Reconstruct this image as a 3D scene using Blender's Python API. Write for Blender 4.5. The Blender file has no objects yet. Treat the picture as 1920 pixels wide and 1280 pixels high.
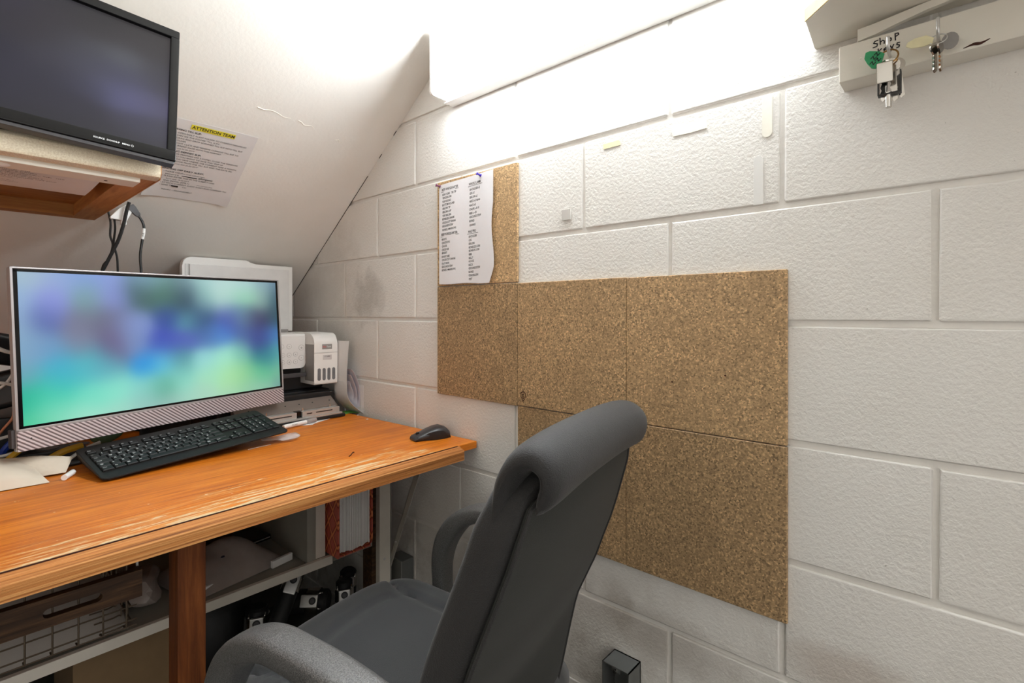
import bpy, bmesh, math, random
from mathutils import Vector, Matrix, Euler
random.seed(7)
C = bpy.context.scene.collection
R = math.radians
V = Vector

# ---------------------------------------------------------------- camera, light, exposure
YAW = 0.8413
cd = bpy.data.cameras.new('camera'); cam = bpy.data.objects.new('camera', cd); C.objects.link(cam)
cam.location = (-0.947, 0.0, 1.10)
cam.rotation_euler = (math.pi/2, 0, -YAW)
cd.sensor_width = 36.0; cd.lens = 955.0/1920*36; cd.shift_y = -(640-589.5)/1920
cd.clip_start = 0.02
bpy.context.scene.camera = cam
world = bpy.data.worlds.new('world'); bpy.context.scene.world = world
world.use_nodes = True
world.node_tree.nodes['Background'].inputs[0].default_value = (1.0, 0.97, 0.93, 1)
world.node_tree.nodes['Background'].inputs[1].default_value = 1.0
vs = bpy.context.scene.view_settings
vs.view_transform = 'Standard'; vs.look = 'None'; vs.gamma = 1.0; vs.use_curve_mapping = False
vs.exposure = 0.44
TUBE_STRENGTH = 20.0

# ---------------------------------------------------------------- materials
def lin(c):
    return tuple(((x/255)/12.92 if x/255 <= .04045 else ((x/255+.055)/1.055)**2.4) for x in c)

class N:
    def __init__(s, name):
        s.m = bpy.data.materials.new(name); s.m.use_nodes = True
        s.t = s.m.node_tree; s.b = s.t.nodes['Principled BSDF']; s._co = None
    def new(s, kind, **kw):
        n = s.t.nodes.new(kind)
        for k, v in kw.items(): setattr(n, k, v)
        return n
    def link(s, a, b): s.t.links.new(a, b)
    def co(s, scale=(1, 1, 1), rot=(0, 0, 0), kind='Object'):
        tc = s.new('ShaderNodeTexCoord'); mp = s.new('ShaderNodeMapping')
        mp.inputs['Scale'].default_value = scale; mp.inputs['Rotation'].default_value = rot
        if kind == 'Position':
            g = s.new('ShaderNodeNewGeometry'); s.link(g.outputs['Position'], mp.inputs['Vector'])
        else:
            s.link(tc.outputs[kind], mp.inputs['Vector'])
        return mp.outputs['Vector']
    def noise(s, vec, scale, detail=2, rough=.5, dist=0):
        n = s.new('ShaderNodeTexNoise'); n.inputs['Scale'].default_value = scale
        n.inputs['Detail'].default_value = detail; n.inputs['Roughness'].default_value = rough
        n.inputs['Distortion'].default_value = dist
        s.link(vec, n.inputs['Vector']); return n.outputs['Fac']
    def ramp(s, fac, stops, interp='LINEAR'):
        r = s.new('ShaderNodeValToRGB'); r.color_ramp.interpolation = interp
        e = r.color_ramp.elements
        while len(e) < len(stops): e.new(.5)
        for el, (p, c) in zip(e, stops):
            el.position = p; el.color = (*c, 1) if not isinstance(c, (int, float)) else (c, c, c, 1)
        s.link(fac, r.inputs['Fac']); return r.outputs['Color']
    def mix(s, fac, a, b, blend='MIX'):
        n = s.new('ShaderNodeMix', data_type='RGBA', blend_type=blend)
        def put(sock, v):
            if isinstance(v, tuple): sock.default_value = (*v, 1)
            elif isinstance(v, float): sock.default_value = v
            else: s.link(v, sock)
        put(n.inputs['Factor'], fac); put(n.inputs['A'], a); put(n.inputs['B'], b)
        return n.outputs['Result']
    def math(s, op, a, b=0.0, c=0.0):
        n = s.new('ShaderNodeMath', operation=op)
        for i, v in enumerate((a, b, c)):
            if isinstance(v, (int, float)): n.inputs[i].default_value = v
            else: s.link(v, n.inputs[i])
        return n.outputs[0]
    def bump(s, h, strength=.3, dist=.001, normal=None):
        n = s.new('ShaderNodeBump'); n.inputs['Strength'].default_value = strength; n.inputs['Distance'].default_value = dist
        s.link(h, n.inputs['Height'])
        if normal: s.link(normal, n.inputs['Normal'])
        s.link(n.outputs['Normal'], s.b.inputs['Normal']); return n.outputs['Normal']
    def col(s, v):
        if isinstance(v, tuple): s.b.inputs['Base Color'].default_value = (*v, 1)
        else: s.link(v, s.b.inputs['Base Color'])
    def set(s, rough=.5, metal=0, spec=.5):
        s.b.inputs['Roughness'].default_value = rough; s.b.inputs['Metallic'].default_value = metal
        s.b.inputs['Specular IOR Level'].default_value = spec

MATS = {}
def simple(name, rgb, rough=.5, metal=0, var=.08, vscale=30, bump=None, spec=.5, trans=0, alpha=1):
    """plain finish with a little procedural mottling; rgb is sRGB 0-255"""
    if name in MATS: return MATS[name]
    n = N(name); c = lin(rgb); v = n.co()
    f = n.noise(v, vscale, 3)
    n.col(n.mix(f, tuple(x*(1-var) for x in c), tuple(min(1, x*(1+var)) for x in c)))
    n.set(rough, metal, spec)
    if bump: n.bump(n.noise(v, bump[0], 3), bump[1], bump[2])
    if trans: n.b.inputs['Transmission Weight'].default_value = trans
    if alpha < 1: n.b.inputs['Alpha'].default_value = alpha
    MATS[name] = n.m; return n.m

def emis(name, rgb, strength):
    n = N(name); n.col(lin(rgb)); n.b.inputs['Emission Color'].default_value = (*lin(rgb), 1)
    n.b.inputs['Emission Strength'].default_value = strength; n.set(.4); MATS[name] = n.m; return n.m

def m_blocks():
    n = N('painted_block'); p = n.co(kind='Position')
    base = lin((236, 233, 228))
    big = n.noise(p, 3.0, 4, .6)
    c = n.mix(n.ramp(big, [(.35, 0.0), (.75, 1.0)]), base, lin((229, 225, 218)))
    # grime with its own shapes: scuffs on the low courses and one dark smear beside the printer
    sx = n.new('ShaderNodeSeparateXYZ'); n.link(p, sx.inputs[0])
    low = n.new('ShaderNodeMapRange'); low.inputs[1].default_value = .66; low.inputs[2].default_value = .36
    n.link(sx.outputs['Z'], low.inputs[0])
    sc = n.ramp(n.noise(p, 7, 5, .7), [(.44, 0.0), (.66, 1.0)])
    g = n.math('MULTIPLY', low.outputs[0], sc)
    c = n.mix(n.math('MULTIPLY', g, .42), c, lin((128, 112, 92)))
    def blob(y, z, ry, rz, amt, colr, sc=14):
        nonlocal c
        dy = n.math('DIVIDE', n.math('SUBTRACT', sx.outputs['Y'], y), ry)
        dz = n.math('DIVIDE', n.math('SUBTRACT', sx.outputs['Z'], z), rz)
        d = n.math('ADD', n.math('MULTIPLY', dy, dy), n.math('MULTIPLY', dz, dz))
        d = n.math('ADD', d, n.math('MULTIPLY', n.math('SUBTRACT', n.noise(p, sc, 5, .7), .5), 2.2))
        mk = n.new('ShaderNodeMapRange'); mk.inputs[1].default_value = 1.0; mk.inputs[2].default_value = .1
        n.link(d, mk.inputs[0]); c = n.mix(n.math('MULTIPLY', mk.outputs[0], amt), c, lin(colr))
    blob(1.49, 1.16, .10, .10, .40, (135, 125, 112))
    blob(1.72, 1.18, .22, .3, .25, (150, 138, 122))
    blob(.46, .46, .2, .06, .35, (120, 102, 80))
    blob(.13, .53, .12, .05, .35, (150, 120, 95))
    blob(.55, .50, .05, .06, .25, (130, 112, 90))
    specks = n.ramp(n.noise(p, 160, 2), [(.755, 0.0), (.80, 1.0)])
    c = n.mix(n.math('MULTIPLY', specks, .45), c, lin((120, 112, 100)))
    n.col(c); n.set(.42, 0, .4)
    h = n.math('ADD', n.noise(p, 150, 2, .5), n.math('MULTIPLY', n.noise(p, 420, 2), .35))
    n.bump(h, .55, .0022)
    MATS['block'] = n.m; return n.m

def m_soffit():
    n = N('painted_soffit'); p = n.co(kind='Position')
    c = n.mix(n.ramp(n.noise(p, 2.2, 5, .6), [(.35, 0.0), (.7, 1.0)]), lin((240, 237, 231)), lin((232, 228, 220)))
    mk = n.ramp(n.noise(p, 38, 5, .75), [(.70, 0.0), (.76, 1.0)])
    c = n.mix(n.math('MULTIPLY', mk, .35), c, lin((140, 130, 118)))
    n.col(c); n.set(.5, 0, .35)
    n.bump(n.math('ADD', n.noise(p, 110, 3), n.math('MULTIPLY', n.noise(p, 9, 3), 1.5)), .18, .002)
    MATS['soffit'] = n.m; return n.m

def m_cork(name, shade):
    n = N(name); p = n.co(kind='Position')
    vo = n.new('ShaderNodeTexVoronoi'); vo.inputs['Scale'].default_value = 330; n.link(p, vo.inputs['Vector'])
    sp = n.new('ShaderNodeSeparateColor'); n.link(vo.outputs['Color'], sp.inputs[0])
    a = tuple(x*shade for x in lin((184, 152, 112)))
    c = n.ramp(sp.outputs[0], [(0, tuple(x*.38 for x in a)), (.16, tuple(x*.72 for x in a)), (.5, a), (.82, tuple(x*1.25 for x in a)), (1, tuple(min(1, x*1.9) for x in a))])
    c = n.mix(n.ramp(n.noise(p, 9, 4, .6), [(.3, 0.0), (.7, .4)]), c, tuple(x*.62 for x in a))
    n.col(c); n.set(.55, 0, .35)
    n.bump(n.math('ADD', sp.outputs[1], n.noise(p, 500, 2)), .5, .0012)
    MATS[name] = n.m; return n.m

def m_desk():
    n = N('varnished_desk'); p = n.co(kind='Object')
    st = n.new('ShaderNodeMapping'); st.inputs['Scale'].default_value = (1.8, 44, 30); n.link(p, st.inputs['Vector'])
    gr = n.noise(st.outputs[0], 2.4, 6, .62, .6)
    c = n.ramp(gr, [(.25, lin((172, 84, 16))), (.45, lin((208, 112, 22))), (.58, lin((224, 130, 30))), (.8, lin((230, 150, 58)))])
    big = n.noise(p, 4.2, 4, .6)
    c = n.mix(n.ramp(big, [(.5, 0.0), (.75, .5)]), c, lin((168, 84, 30)))
    sx = n.new('ShaderNodeSeparateXYZ'); n.link(p, sx.inputs[0])
    # bare wood where forearms have worn the varnish, a ragged strip along the front edge
    fr = n.new('ShaderNodeMapRange'); fr.inputs[1].default_value = .17; fr.inputs[2].default_value = .015; n.link(sx.outputs['Y'], fr.inputs[0])
    s2 = n.new('ShaderNodeMapping'); s2.inputs['Scale'].default_value = (3.5, 34, 1); n.link(p, s2.inputs['Vector'])
    w = n.math('ADD', n.noise(s2.outputs[0], 2.6, 6, .7, .4), n.math('MULTIPLY', fr.outputs[0], .225))
    xr = n.new('ShaderNodeMapRange'); xr.inputs[1].default_value = -.85; xr.inputs[2].default_value = -.55; n.link(sx.outputs['X'], xr.inputs[0])
    w = n.math('ADD', w, n.math('MULTIPLY', xr.outputs[0], .065))
    xe = n.new('ShaderNodeMapRange'); xe.inputs[1].default_value = -.20; xe.inputs[2].default_value = -.06; n.link(sx.outputs['X'], xe.inputs[0])
    w = n.math('SUBTRACT', w, n.math('MULTIPLY', xe.outputs[0], .22))
    m1 = n.ramp(w, [(.66, 0.0), (.80, .75)])
    c = n.mix(m1, c, lin((222, 166, 96)))
    m2 = n.ramp(w, [(.775, 0.0), (.80, .9)])
    c = n.mix(m2, c, lin((226, 202, 160)))
    s3 = n.new('ShaderNodeMapping'); s3.inputs['Scale'].default_value = (4.5, 19, 1); s3.inputs['Location'].default_value = (3.3, .4, 0); n.link(p, s3.inputs['Vector'])
    f2 = n.new('ShaderNodeMapRange'); f2.inputs[1].default_value = .20; f2.inputs[2].default_value = .05; n.link(sx.outputs['Y'], f2.inputs[0])
    w2 = n.math('ADD', n.noise(s3.outputs[0], 2.2, 8, .72, .3), n.math('MULTIPLY', f2.outputs[0], .10))
    w2 = n.math('ADD', n.math('SUBTRACT', w2, n.math('MULTIPLY', xe.outputs[0], .22)), n.math('MULTIPLY', xr.outputs[0], .07))
    c = n.mix(n.ramp(w2, [(.755, 0.0), (.785, .85)]), c, lin((228, 202, 158)))
    spots = n.ramp(n.noise(p, 95, 2), [(.75, 0.0), (.78, .8)])
    c = n.mix(spots, c, lin((232, 206, 168)))
    dk = n.ramp(n.noise(st.outputs[0], 1.3, 4, .6, 1.2), [(.70, 0.0), (.76, .75)])
    c = n.mix(dk, c, lin((66, 34, 18)))
    n.col(c); n.set(.42, 0, .3)
    n.b.inputs['Coat Weight'].default_value = .08; n.b.inputs['Coat Roughness'].default_value = .3
    n.bump(n.math('ADD', gr, n.math('MULTIPLY', w, .6)), .25, .0012)
    MATS['desk'] = n.m; return n.m

def m_wood(name, dark, mid, lite, sc=(2, 40, 40), rough=.6, bump=.4):
    n = N(name); p = n.co(scale=sc, kind='Object')
    g = n.noise(p, 2.2, 6, .65, .5)
    n.col(n.ramp(g, [(.25, lin(dark)), (.5, lin(mid)), (.75, lin(lite))])); n.set(rough, 0, .3)
    n.bump(g, bump, .002); MATS[name] = n.m; return n.m

def m_fabric(name, rgb, rough=.85, scale=900, sheen=.3, bstr=.35):
    n = N(name); p = n.co(kind='Object')
    f = n.noise(p, scale, 2)
    c = lin(rgb); n.col(n.mix(f, tuple(x*.6 for x in c), tuple(x*1.5 for x in c))); n.set(rough, 0, .4)
    n.b.inputs['Sheen Weight'].default_value = sheen; n.b.inputs['Sheen Roughness'].default_value = .5
    n.bump(n.math('ADD', f, n.math('MULTIPLY', n.noise(p, 14, 3), 1.2)), bstr, .0014); MATS[name] = n.m; return n.m

def m_speaker():
    n = N('striped_speaker_cloth'); p = n.co(rot=(0, R(-38), 0), kind='Object')
    w = n.new('ShaderNodeTexWave', wave_type='BANDS', bands_direction='Z'); w.inputs['Scale'].default_value = 50; n.link(p, w.inputs['Vector'])
    n.col(n.ramp(w.outputs['Fac'], [(.3, lin((112, 98, 100))), (.6, lin((206, 194, 196)))])); n.set(.5, .2)
    n.bump(w.outputs['Fac'], .4, .0008); MATS['speaker'] = n.m; return n.m

def m_binder():
    n = N('red_patterned_cloth'); p = n.co(scale=(1, 1, .7), rot=(R(45), 0, 0), kind='Object')
    vo = n.new('ShaderNodeTexVoronoi', feature='DISTANCE_TO_EDGE'); vo.inputs['Scale'].default_value = 34; vo.inputs['Randomness'].default_value = .25
    n.link(p, vo.inputs['Vector'])
    c = n.ramp(vo.outputs['Distance'], [(.05, lin((226, 132, 84))), (.11, lin((120, 30, 18))), (.2, lin((196, 92, 72))), (.5, lin((176, 96, 84)))])
    n.col(c); n.set(.55); n.bump(vo.outputs['Distance'], .6, .003); MATS['binder'] = n.m; return n.m

def m_laminate():
    n = N('stone_laminate'); p = n.co(kind='Object')
    c = n.ramp(n.noise(p, 420, 3, .7), [(.3, lin((206, 188, 158))), (.55, lin((230, 216, 190))), (.7, lin((240, 230, 208)))])
    wear = n.ramp(n.noise(n.co(scale=(1, 5, 5), kind='Object'), 5, 4, .6), [(.6, 0.0), (.72, .5)])
    n.col(n.mix(wear, c, lin((170, 138, 100)))); n.set(.4); n.bump(n.noise(p, 200, 2), .15, .0008); MATS['laminate'] = n.m; return n.m

BLOCK = m_blocks(); SOFFIT = m_soffit()
MORTAR = simple('painted_mortar', (234, 230, 224), .5, bump=(90, .4, .002))
CORK = m_cork('cork_light', 1.0); CORK2 = m_cork('cork_dark', .86); CORK3 = m_cork('cork_glare', 1.2)  # third cork is a lighter copy, glare on the top tile put into its colour
DESK = m_desk()
TRIM = m_wood('worn_edge_wood', (84, 42, 20), (186, 120, 62), (226, 172, 106), sc=(1.3, 120, 120), bump=.8)
PINE = m_wood('stained_pine', (56, 26, 10), (106, 56, 22), (142, 82, 38), sc=(30, 30, 2.0))
OLDW = m_wood('grey_brown_wood', (26, 16, 10), (66, 45, 28), (110, 80, 52), sc=(3, 50, 50))
OAK = m_wood('raw_shelf_wood', (150, 98, 50), (184, 128, 70), (204, 150, 90), sc=(30, 3, 30), bump=.2)
OAKX = m_wood('raw_shelf_wood_x', (134, 84, 40), (168, 114, 58), (194, 138, 80), sc=(3, 30, 30), bump=.2)
WPAINT = simple('cream_painted_wood', (235, 230, 218), .5, bump=(60, .3, .0015), var=.05, vscale=12)
WWHITE = simple('white_enamel', (244, 243, 240), .35, var=.01)
RAWEDGE = simple('raw_yellow_edge', (236, 214, 150), .6, var=.15, vscale=60)
UWHITE = simple('grey_white_board', (150, 147, 137), .55, var=.12, vscale=15)
FLOORM = simple('dark_floor', (58, 52, 46), .6, var=.3, vscale=20, bump=(50, .3, .002))
BLKP = simple('black_plastic', (26, 26, 27), .42, var=.1, bump=(900, .12, .0004))
BLKG = simple('gloss_black_plastic', (12, 12, 13), .14, var=.05, spec=.35)
KEYM = simple('black_keycap', (20, 20, 20), .5, var=.1, spec=.3)
KBODY = simple('charcoal_plastic', (26, 24, 23), .55, var=.08, bump=(700, .1, .0004), spec=.3)
DGREY = simple('dark_grey_plastic', (70, 68, 70), .4, var=.05)
SILV = simple('silver_plastic', (176, 172, 172), .35, .4, var=.04)
CHROME = simple('chrome', (214, 210, 204), .16, 1, var=.05)
STEEL = simple('dull_steel', (206, 204, 200), .35, .6, var=.12)
GALV = simple('grey_galvanised', (110, 112, 110), .5, .5, var=.12)
PWHITE = simple('printer_white', (236, 234, 230), .38, var=.02)
PGREY = simple('printer_grey', (150, 146, 142), .45, var=.05)
TANKG = simple('smoked_window', (112, 112, 114), .2, var=.15, vscale=60)
PAPER = simple('white_paper', (240, 238, 236), .8, var=.02)
PAPERN = simple('notice_paper', (224, 221, 220), .7, var=.03, bump=(7, .25, .006))
PAPERL = simple('list_paper', (238, 236, 238), .8, var=.02, bump=(16, .35, .004))
INK = simple('black_ink', (28, 26, 30), .7, var=.1)
INKG = simple('grey_ink', (92, 88, 90), .7, var=.1)
INKW = simple('white_print', (225, 225, 225), .5, var=.02)
INKR = simple('red_ink', (214, 90, 90), .6, var=.05)
YEL = simple('yellow_highlight', (226, 212, 52), .8, var=.05)
BURN = simple('burnt_brand', (62, 26, 12), .8, var=.2)
TAPE = simple('cream_tape', (243, 239, 226), .55, var=.06, vscale=90)
TAPE2 = simple('grey_tape', (232, 230, 226), .45, var=.05)
CABLEB = simple('black_cable', (22, 22, 23), .45, var=.1)
CABLEW = simple('white_cable', (206, 202, 196), .4, var=.05)
CABLEU = simple('blue_cable', (24, 52, 140), .4, var=.1)
CABLEY = simple('yellow_cable', (196, 150, 36), .5, var=.1)
CABLEO = simple('copper_cable', (190, 120, 84), .45, var=.2)
GREENC = simple('green_card', (84, 150, 60), .6, var=.2, vscale=60)
GREENM = simple('mint_plastic', (112, 150, 116), .5, var=.1)
PURP = simple('purple_plastic', (64, 36, 170), .3, var=.05)
MARO = simple('maroon_plastic', (110, 52, 84), .3, var=.05)
GRNT = simple('green_tag', (44, 150, 96), .6, var=.15, vscale=120)
YELT = simple('yellowed_tape', (234, 226, 184), .5, var=.15, vscale=90)
CANV = simple('cream_paper_bag', (212, 200, 182), .75, var=.08, vscale=18, bump=(22, .5, .004))
PLAST = simple('clear_plastic', (226, 226, 228), .12, var=.03, alpha=.42, bump=(60, .9, .006))
PLASTG = simple('milky_sleeve', (150, 140, 134), .25, var=.15, bump=(14, .6, .006))
CARDB = simple('brown_cardboard', (128, 104, 74), .8, var=.12)
FAB = m_fabric('black_upholstery', (38, 37, 37), .7, 650, .16, .5)
FABS = m_fabric('grey_black_seat_fabric', (50, 52, 54), .8, 1100, .4, .45)
FABP = m_fabric('dark_back_fabric', (32, 34, 31), .85, 700, .12, .25)
ARMP = N('grained_armrest_plastic'); _v = ARMP.co(kind='Object'); _f = ARMP.noise(_v, 620, 2); ARMP.col(ARMP.ramp(_f, [(.35, lin((66, 66, 66))), (.7, lin((120, 120, 119)))])); ARMP.set(.36, 0, .9); ARMP.bump(_f, .55, .0014); ARMP = ARMP.m
SPEAK = m_speaker(); BIND = m_binder(); LAMI = m_laminate()
GLOW = emis('tube_diffuser', (243, 250, 255), TUBE_STRENGTH)

# ---------------------------------------------------------------- builders
class B:
    def __init__(s): s.bm = bmesh.new()
    def box(s, x0, x1, y0, y1, z0, z1, bev=0, seg=2, M=None):
        g = bmesh.new()
        bmesh.ops.create_cube(g, size=1)
        for v in g.verts:
            v.co = V(((x0+x1)/2 + v.co.x*(x1-x0), (y0+y1)/2 + v.co.y*(y1-y0), (z0+z1)/2 + v.co.z*(z1-z0)))
        if bev: bmesh.ops.bevel(g, geom=g.edges[:], offset=bev, segments=seg, affect='EDGES', profile=.5)
        return s.merge(g, M)
    def merge(s, g, M=None):
        if M is not None: bmesh.ops.transform(g, matrix=M, verts=g.verts)
        me = bpy.data.meshes.new('tmp'); g.to_mesh(me); g.free(); s.bm.from_mesh(me); bpy.data.meshes.remove(me)
        return s
    def loft(s, rings, cap=True, close=False):
        vr = [[s.bm.verts.new(p) for p in r] for r in rings]
        n = len(vr[0]); m = len(vr)
        for i in range(m if close else m-1):
            a, b = vr[i], vr[(i+1) % m]
            for j in range(n):
                s.bm.faces.new((a[j], a[(j+1) % n], b[(j+1) % n], b[j]))
        if cap and not close:
            s.bm.faces.new(vr[0][::-1]); s.bm.faces.new(vr[-1])
        return s
    def tube(s, pts, r, n=10, smooth=True, cap=True):
        P = [V(p) for p in pts]
        if smooth and len(P) > 2: P = spline(P, 6)
        rings = []; up = None
        for i, p in enumerate(P):
            t = (P[min(i+1, len(P)-1)] - P[max(i-1, 0)]).normalized()
            if up is None: up = t.orthogonal().normalized()
            up = (up - t*up.dot(t)).normalized(); sd = t.cross(up)
            rr = r(i/(len(P)-1)) if callable(r) else r
            rings.append([p + (up*math.cos(2*math.pi*k/n) + sd*math.sin(2*math.pi*k/n))*rr for k in range(n)])
        return s.loft(rings, cap)
    def cyl(s, p0, p1, r0, r1=None, n=24, bev=0):
        r1 = r0 if r1 is None else r1
        p0, p1 = V(p0), V(p1); t = (p1-p0).normalized(); u = t.orthogonal().normalized(); w = t.cross(u)
        ring = lambda p, r: [p + (u*math.cos(2*math.pi*k/n) + w*math.sin(2*math.pi*k/n))*r for k in range(n)]
        if bev: rs = [ring(p0, r0-bev), ring(p0+t*bev, r0), ring(p1-t*bev, r1), ring(p1, r1-bev)]
        else: rs = [ring(p0, r0), ring(p1, r1)]
        return s.loft(rs)
    def prism(s, poly, d, bev=0):
        """poly: list of 3d points in a plane, extruded by vector d"""
        d = V(d); a = [V(p) for p in poly]
        g = bmesh.new(); va = [g.verts.new(p) for p in a]; vb = [g.verts.new(p+d) for p in a]; n = len(a)
        g.faces.new(va[::-1]); g.faces.new(vb)
        for i in range(n): g.faces.new((va[i], va[(i+1) % n], vb[(i+1) % n], vb[i]))
        if bev: bmesh.ops.bevel(g, geom=g.edges[:], offset=bev, segments=2, affect='EDGES', profile=.5)
        return s.merge(g)
    def sheet(s, grid, th=.0006):
        """grid of points [rows][cols] given a real thickness"""
        g = bmesh.new(); R_, Cc = len(grid), len(grid[0])
        vv = [[g.verts.new(p) for p in row] for row in grid]
        for i in range(R_-1):
            for j in range(Cc-1): g.faces.new((vv[i][j], vv[i][j+1], vv[i+1][j+1], vv[i+1][j]))
        bmesh.ops.recalc_face_normals(g, faces=g.faces)
        bmesh.ops.solidify(g, geom=g.faces[:], thickness=th)
        return s.merge(g)
    def sphere(s, c, r, n=12, sc=(1, 1, 1)):
        g = bmesh.new(); bmesh.ops.create_uvsphere(g, u_segments=n, v_segments=max(6, n//2), radius=r)
        for v in g.verts: v.co = V(c) + V((v.co.x*sc[0], v.co.y*sc[1], v.co.z*sc[2]))
        return s.merge(g)
    def mesh(s, name, smooth=True, angle=35):
        bmesh.ops.recalc_face_normals(s.bm, faces=s.bm.faces)
        me = bpy.data.meshes.new(name); s.bm.to_mesh(me); s.bm.free()
        if smooth:
            me.shade_smooth(); me.set_sharp_from_angle(angle=R(angle))
        return me
    def obj(s, name, mat, parent=None, smooth=True, angle=35, loc=None):
        o = bpy.data.objects.new(name, s.mesh(name, smooth, angle)); o.data.materials.append(mat); C.objects.link(o)
        if parent is not None: o.parent = parent
        if loc is not None: o.location = loc
        if smooth: wn(o)
        return o

def wn(o):
    m = o.modifiers.new('weighted', 'WEIGHTED_NORMAL'); m.keep_sharp = True; m.weight = 100

def spline(P, k):
    out = []; n = len(P)
    for i in range(n-1):
        p0, p1, p2, p3 = P[max(i-1, 0)], P[i], P[i+1], P[min(i+2, n-1)]
        for j in range(k):
            t = j/k
            out.append(.5*((2*p1) + (p2-p0)*t + (2*p0-5*p1+4*p2-p3)*t*t + (3*p1-p0-3*p2+p3)*t*t*t))
    out.append(P[-1]); return out

def tag(o, label, cat, group=None):
    o['label'] = label; o['category'] = cat
    if group: o['group'] = group
    return o
def thing(name, label, cat, loc=(0, 0, 0), rot=(0, 0, 0), group=None):
    o = bpy.data.objects.new(name, None); C.objects.link(o); o.location = loc; o.rotation_euler = rot
    o.empty_display_size = .05
    return tag(o, label, cat, group)
def struct(o): o['kind'] = 'structure'; return o

def text_mesh(items, name, mat, parent, M=None):
    """items: (text, x, y, size, shear, rotation); flat print, all joined into one mesh"""
    bm = bmesh.new()
    dg = None
    for it in items:
        body, x, y, size = it[:4]; shear = it[4] if len(it) > 4 else 0; rot = it[5] if len(it) > 5 else 0
        sx = it[6] if len(it) > 6 else 1; bold = it[7] if len(it) > 7 else 0; al = it[8] if len(it) > 8 else 'LEFT'
        cu = bpy.data.curves.new('t', 'FONT'); cu.body = body; cu.size = size; cu.shear = shear; cu.offset = bold*size
        cu.resolution_u = 2; cu.align_x = al
        ob = bpy.data.objects.new('t', cu); C.objects.link(ob)
        bpy.context.view_layer.update()
        me = bpy.data.meshes.new_from_object(ob.evaluated_get(bpy.context.evaluated_depsgraph_get()))
        me.transform(Matrix.Translation((x, y, 0)) @ Matrix.Rotation(rot, 4, 'Z') @ Matrix.Diagonal((sx, 1, 1, 1)))
        bm.from_mesh(me); bpy.data.meshes.remove(me); bpy.data.objects.remove(ob); bpy.data.curves.remove(cu)
    if M is not None: bmesh.ops.transform(bm, matrix=M, verts=bm.verts)
    me = bpy.data.meshes.new(name); bm.to_mesh(me); bm.free()
    o = bpy.data.objects.new(name, me); me.materials.append(mat); C.objects.link(o); o.parent = parent
    return o
def frame(o, u, v):
    u, v = V(u).normalized(), V(v).normalized(); n = u.cross(v)
    return Matrix(((u.x, v.x, n.x, o[0]), (u.y, v.y, n.y, o[1]), (u.z, v.z, n.z, o[2]), (0, 0, 0, 1)))

# ---------------------------------------------------------------- room
SM, SB = -0.701, 2.607          # soffit: z = SM*y + SB
def sof(y): return SM*y + SB
struct(B().box(-2.1, .1, -1.6, 2.45, -.05, 0).obj('floor', FLOORM, smooth=False))
wr = struct(B().box(.0045, .12, -1.6, 2.45, 0, 2.45).obj('wall_right', MORTAR, smooth=False))
cache = {}
def block(y0, y1, z0, z1):
    key = (round(y1-y0, 3), round(z1-z0, 3), random.randint(0, 3))
    if key not in cache:
        b = B(); b.box(0, .022, -key[0]/2, key[0]/2, -key[1]/2, key[1]/2, .0032, 2)
        for v in b.bm.verts:
            if v.co.x < .01: v.co += V((random.uniform(-.0004, .0007), random.uniform(-.0012, .0012), random.uniform(-.0012, .0012)))
        me = b.mesh('block', True, 60); me.materials.append(BLOCK); cache[key] = me
    o = bpy.data.objects.new('block', cache[key]); C.objects.link(o); o.parent = wr; wn(o)
    o.location = (random.uniform(-.0006, .0006), (y0+y1)/2, (z0+z1)/2)
for k in range(-1, 11):
    z0 = max(.085+.2*k, .0)
    z1 = .085+.2*(k+1)
    off = .234 if k % 2 == 0 else .034
    for i in range(-5, 7):
        y0, y1 = off+.4*i, off+.4*(i+1)
        if y1 < -1.2 or y0 > 2.4: continue
        if z0 > sof(y0) + .02 or y0 < -1.6: continue
        block(y0+.004, min(y1, 2.44)-.004, z0+.005, z1-.005)
# sloping soffit under the stairs, short back wall, flat ceiling, left wall
ye, yf = 2.36, .30
so = B(); n_ = V((0, .701, 1)).normalized()*.06
so.prism([(-2.1, ye+.06, sof(ye+.06)), (.0, ye+.06, sof(ye+.06)), (.0, yf, sof(yf)), (-2.1, yf, sof(yf))], n_)
struct(so.obj('ceiling_slope', SOFFIT, smooth=False))
struct(B().box(-2.1, 0, -1.6, yf+.02, sof(yf), sof(yf)+.06).obj('ceiling', SOFFIT, smooth=False))
struct(B().box(-2.1, 0, ye, ye+.06, 0, sof(ye)+.02).obj('wall_back', SOFFIT, smooth=False))
struct(B().box(-2.16, -2.1, -1.6, 2.45, 0, 2.45).obj('wall_left', SOFFIT, smooth=False))
# dark caulk gap where the soffit meets the blocks
cr = B()
for a, b_ in ((1.33, 1.345), (1.41, 1.425), (1.49, 1.80), (1.80, 2.04)):
    cr.tube([(-.001, a, sof(a)-.001), (-.001, b_, sof(b_)-.001)], .0012, 6, False)
struct(cr.obj('trim_1', simple('dark_gap', (40, 34, 28), .9)))
# flaking paint ridges on the soffit
fl = B()
for x, y, l in ((-.40, 1.377, .09), (-.289, 1.385, .05), (-.165, 1.404, .022)):
    fl.tube([(x+l*t, y + .006*t+.003*math.sin(9*t+x*30), sof(y+.006*t+.003*math.sin(9*t+x*30))-.0003) for t in (0, .2, .4, .6, .8, 1)], lambda s: .0014*(1-.7*s), 6)
struct(fl.obj('trim_2', WPAINT))

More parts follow.
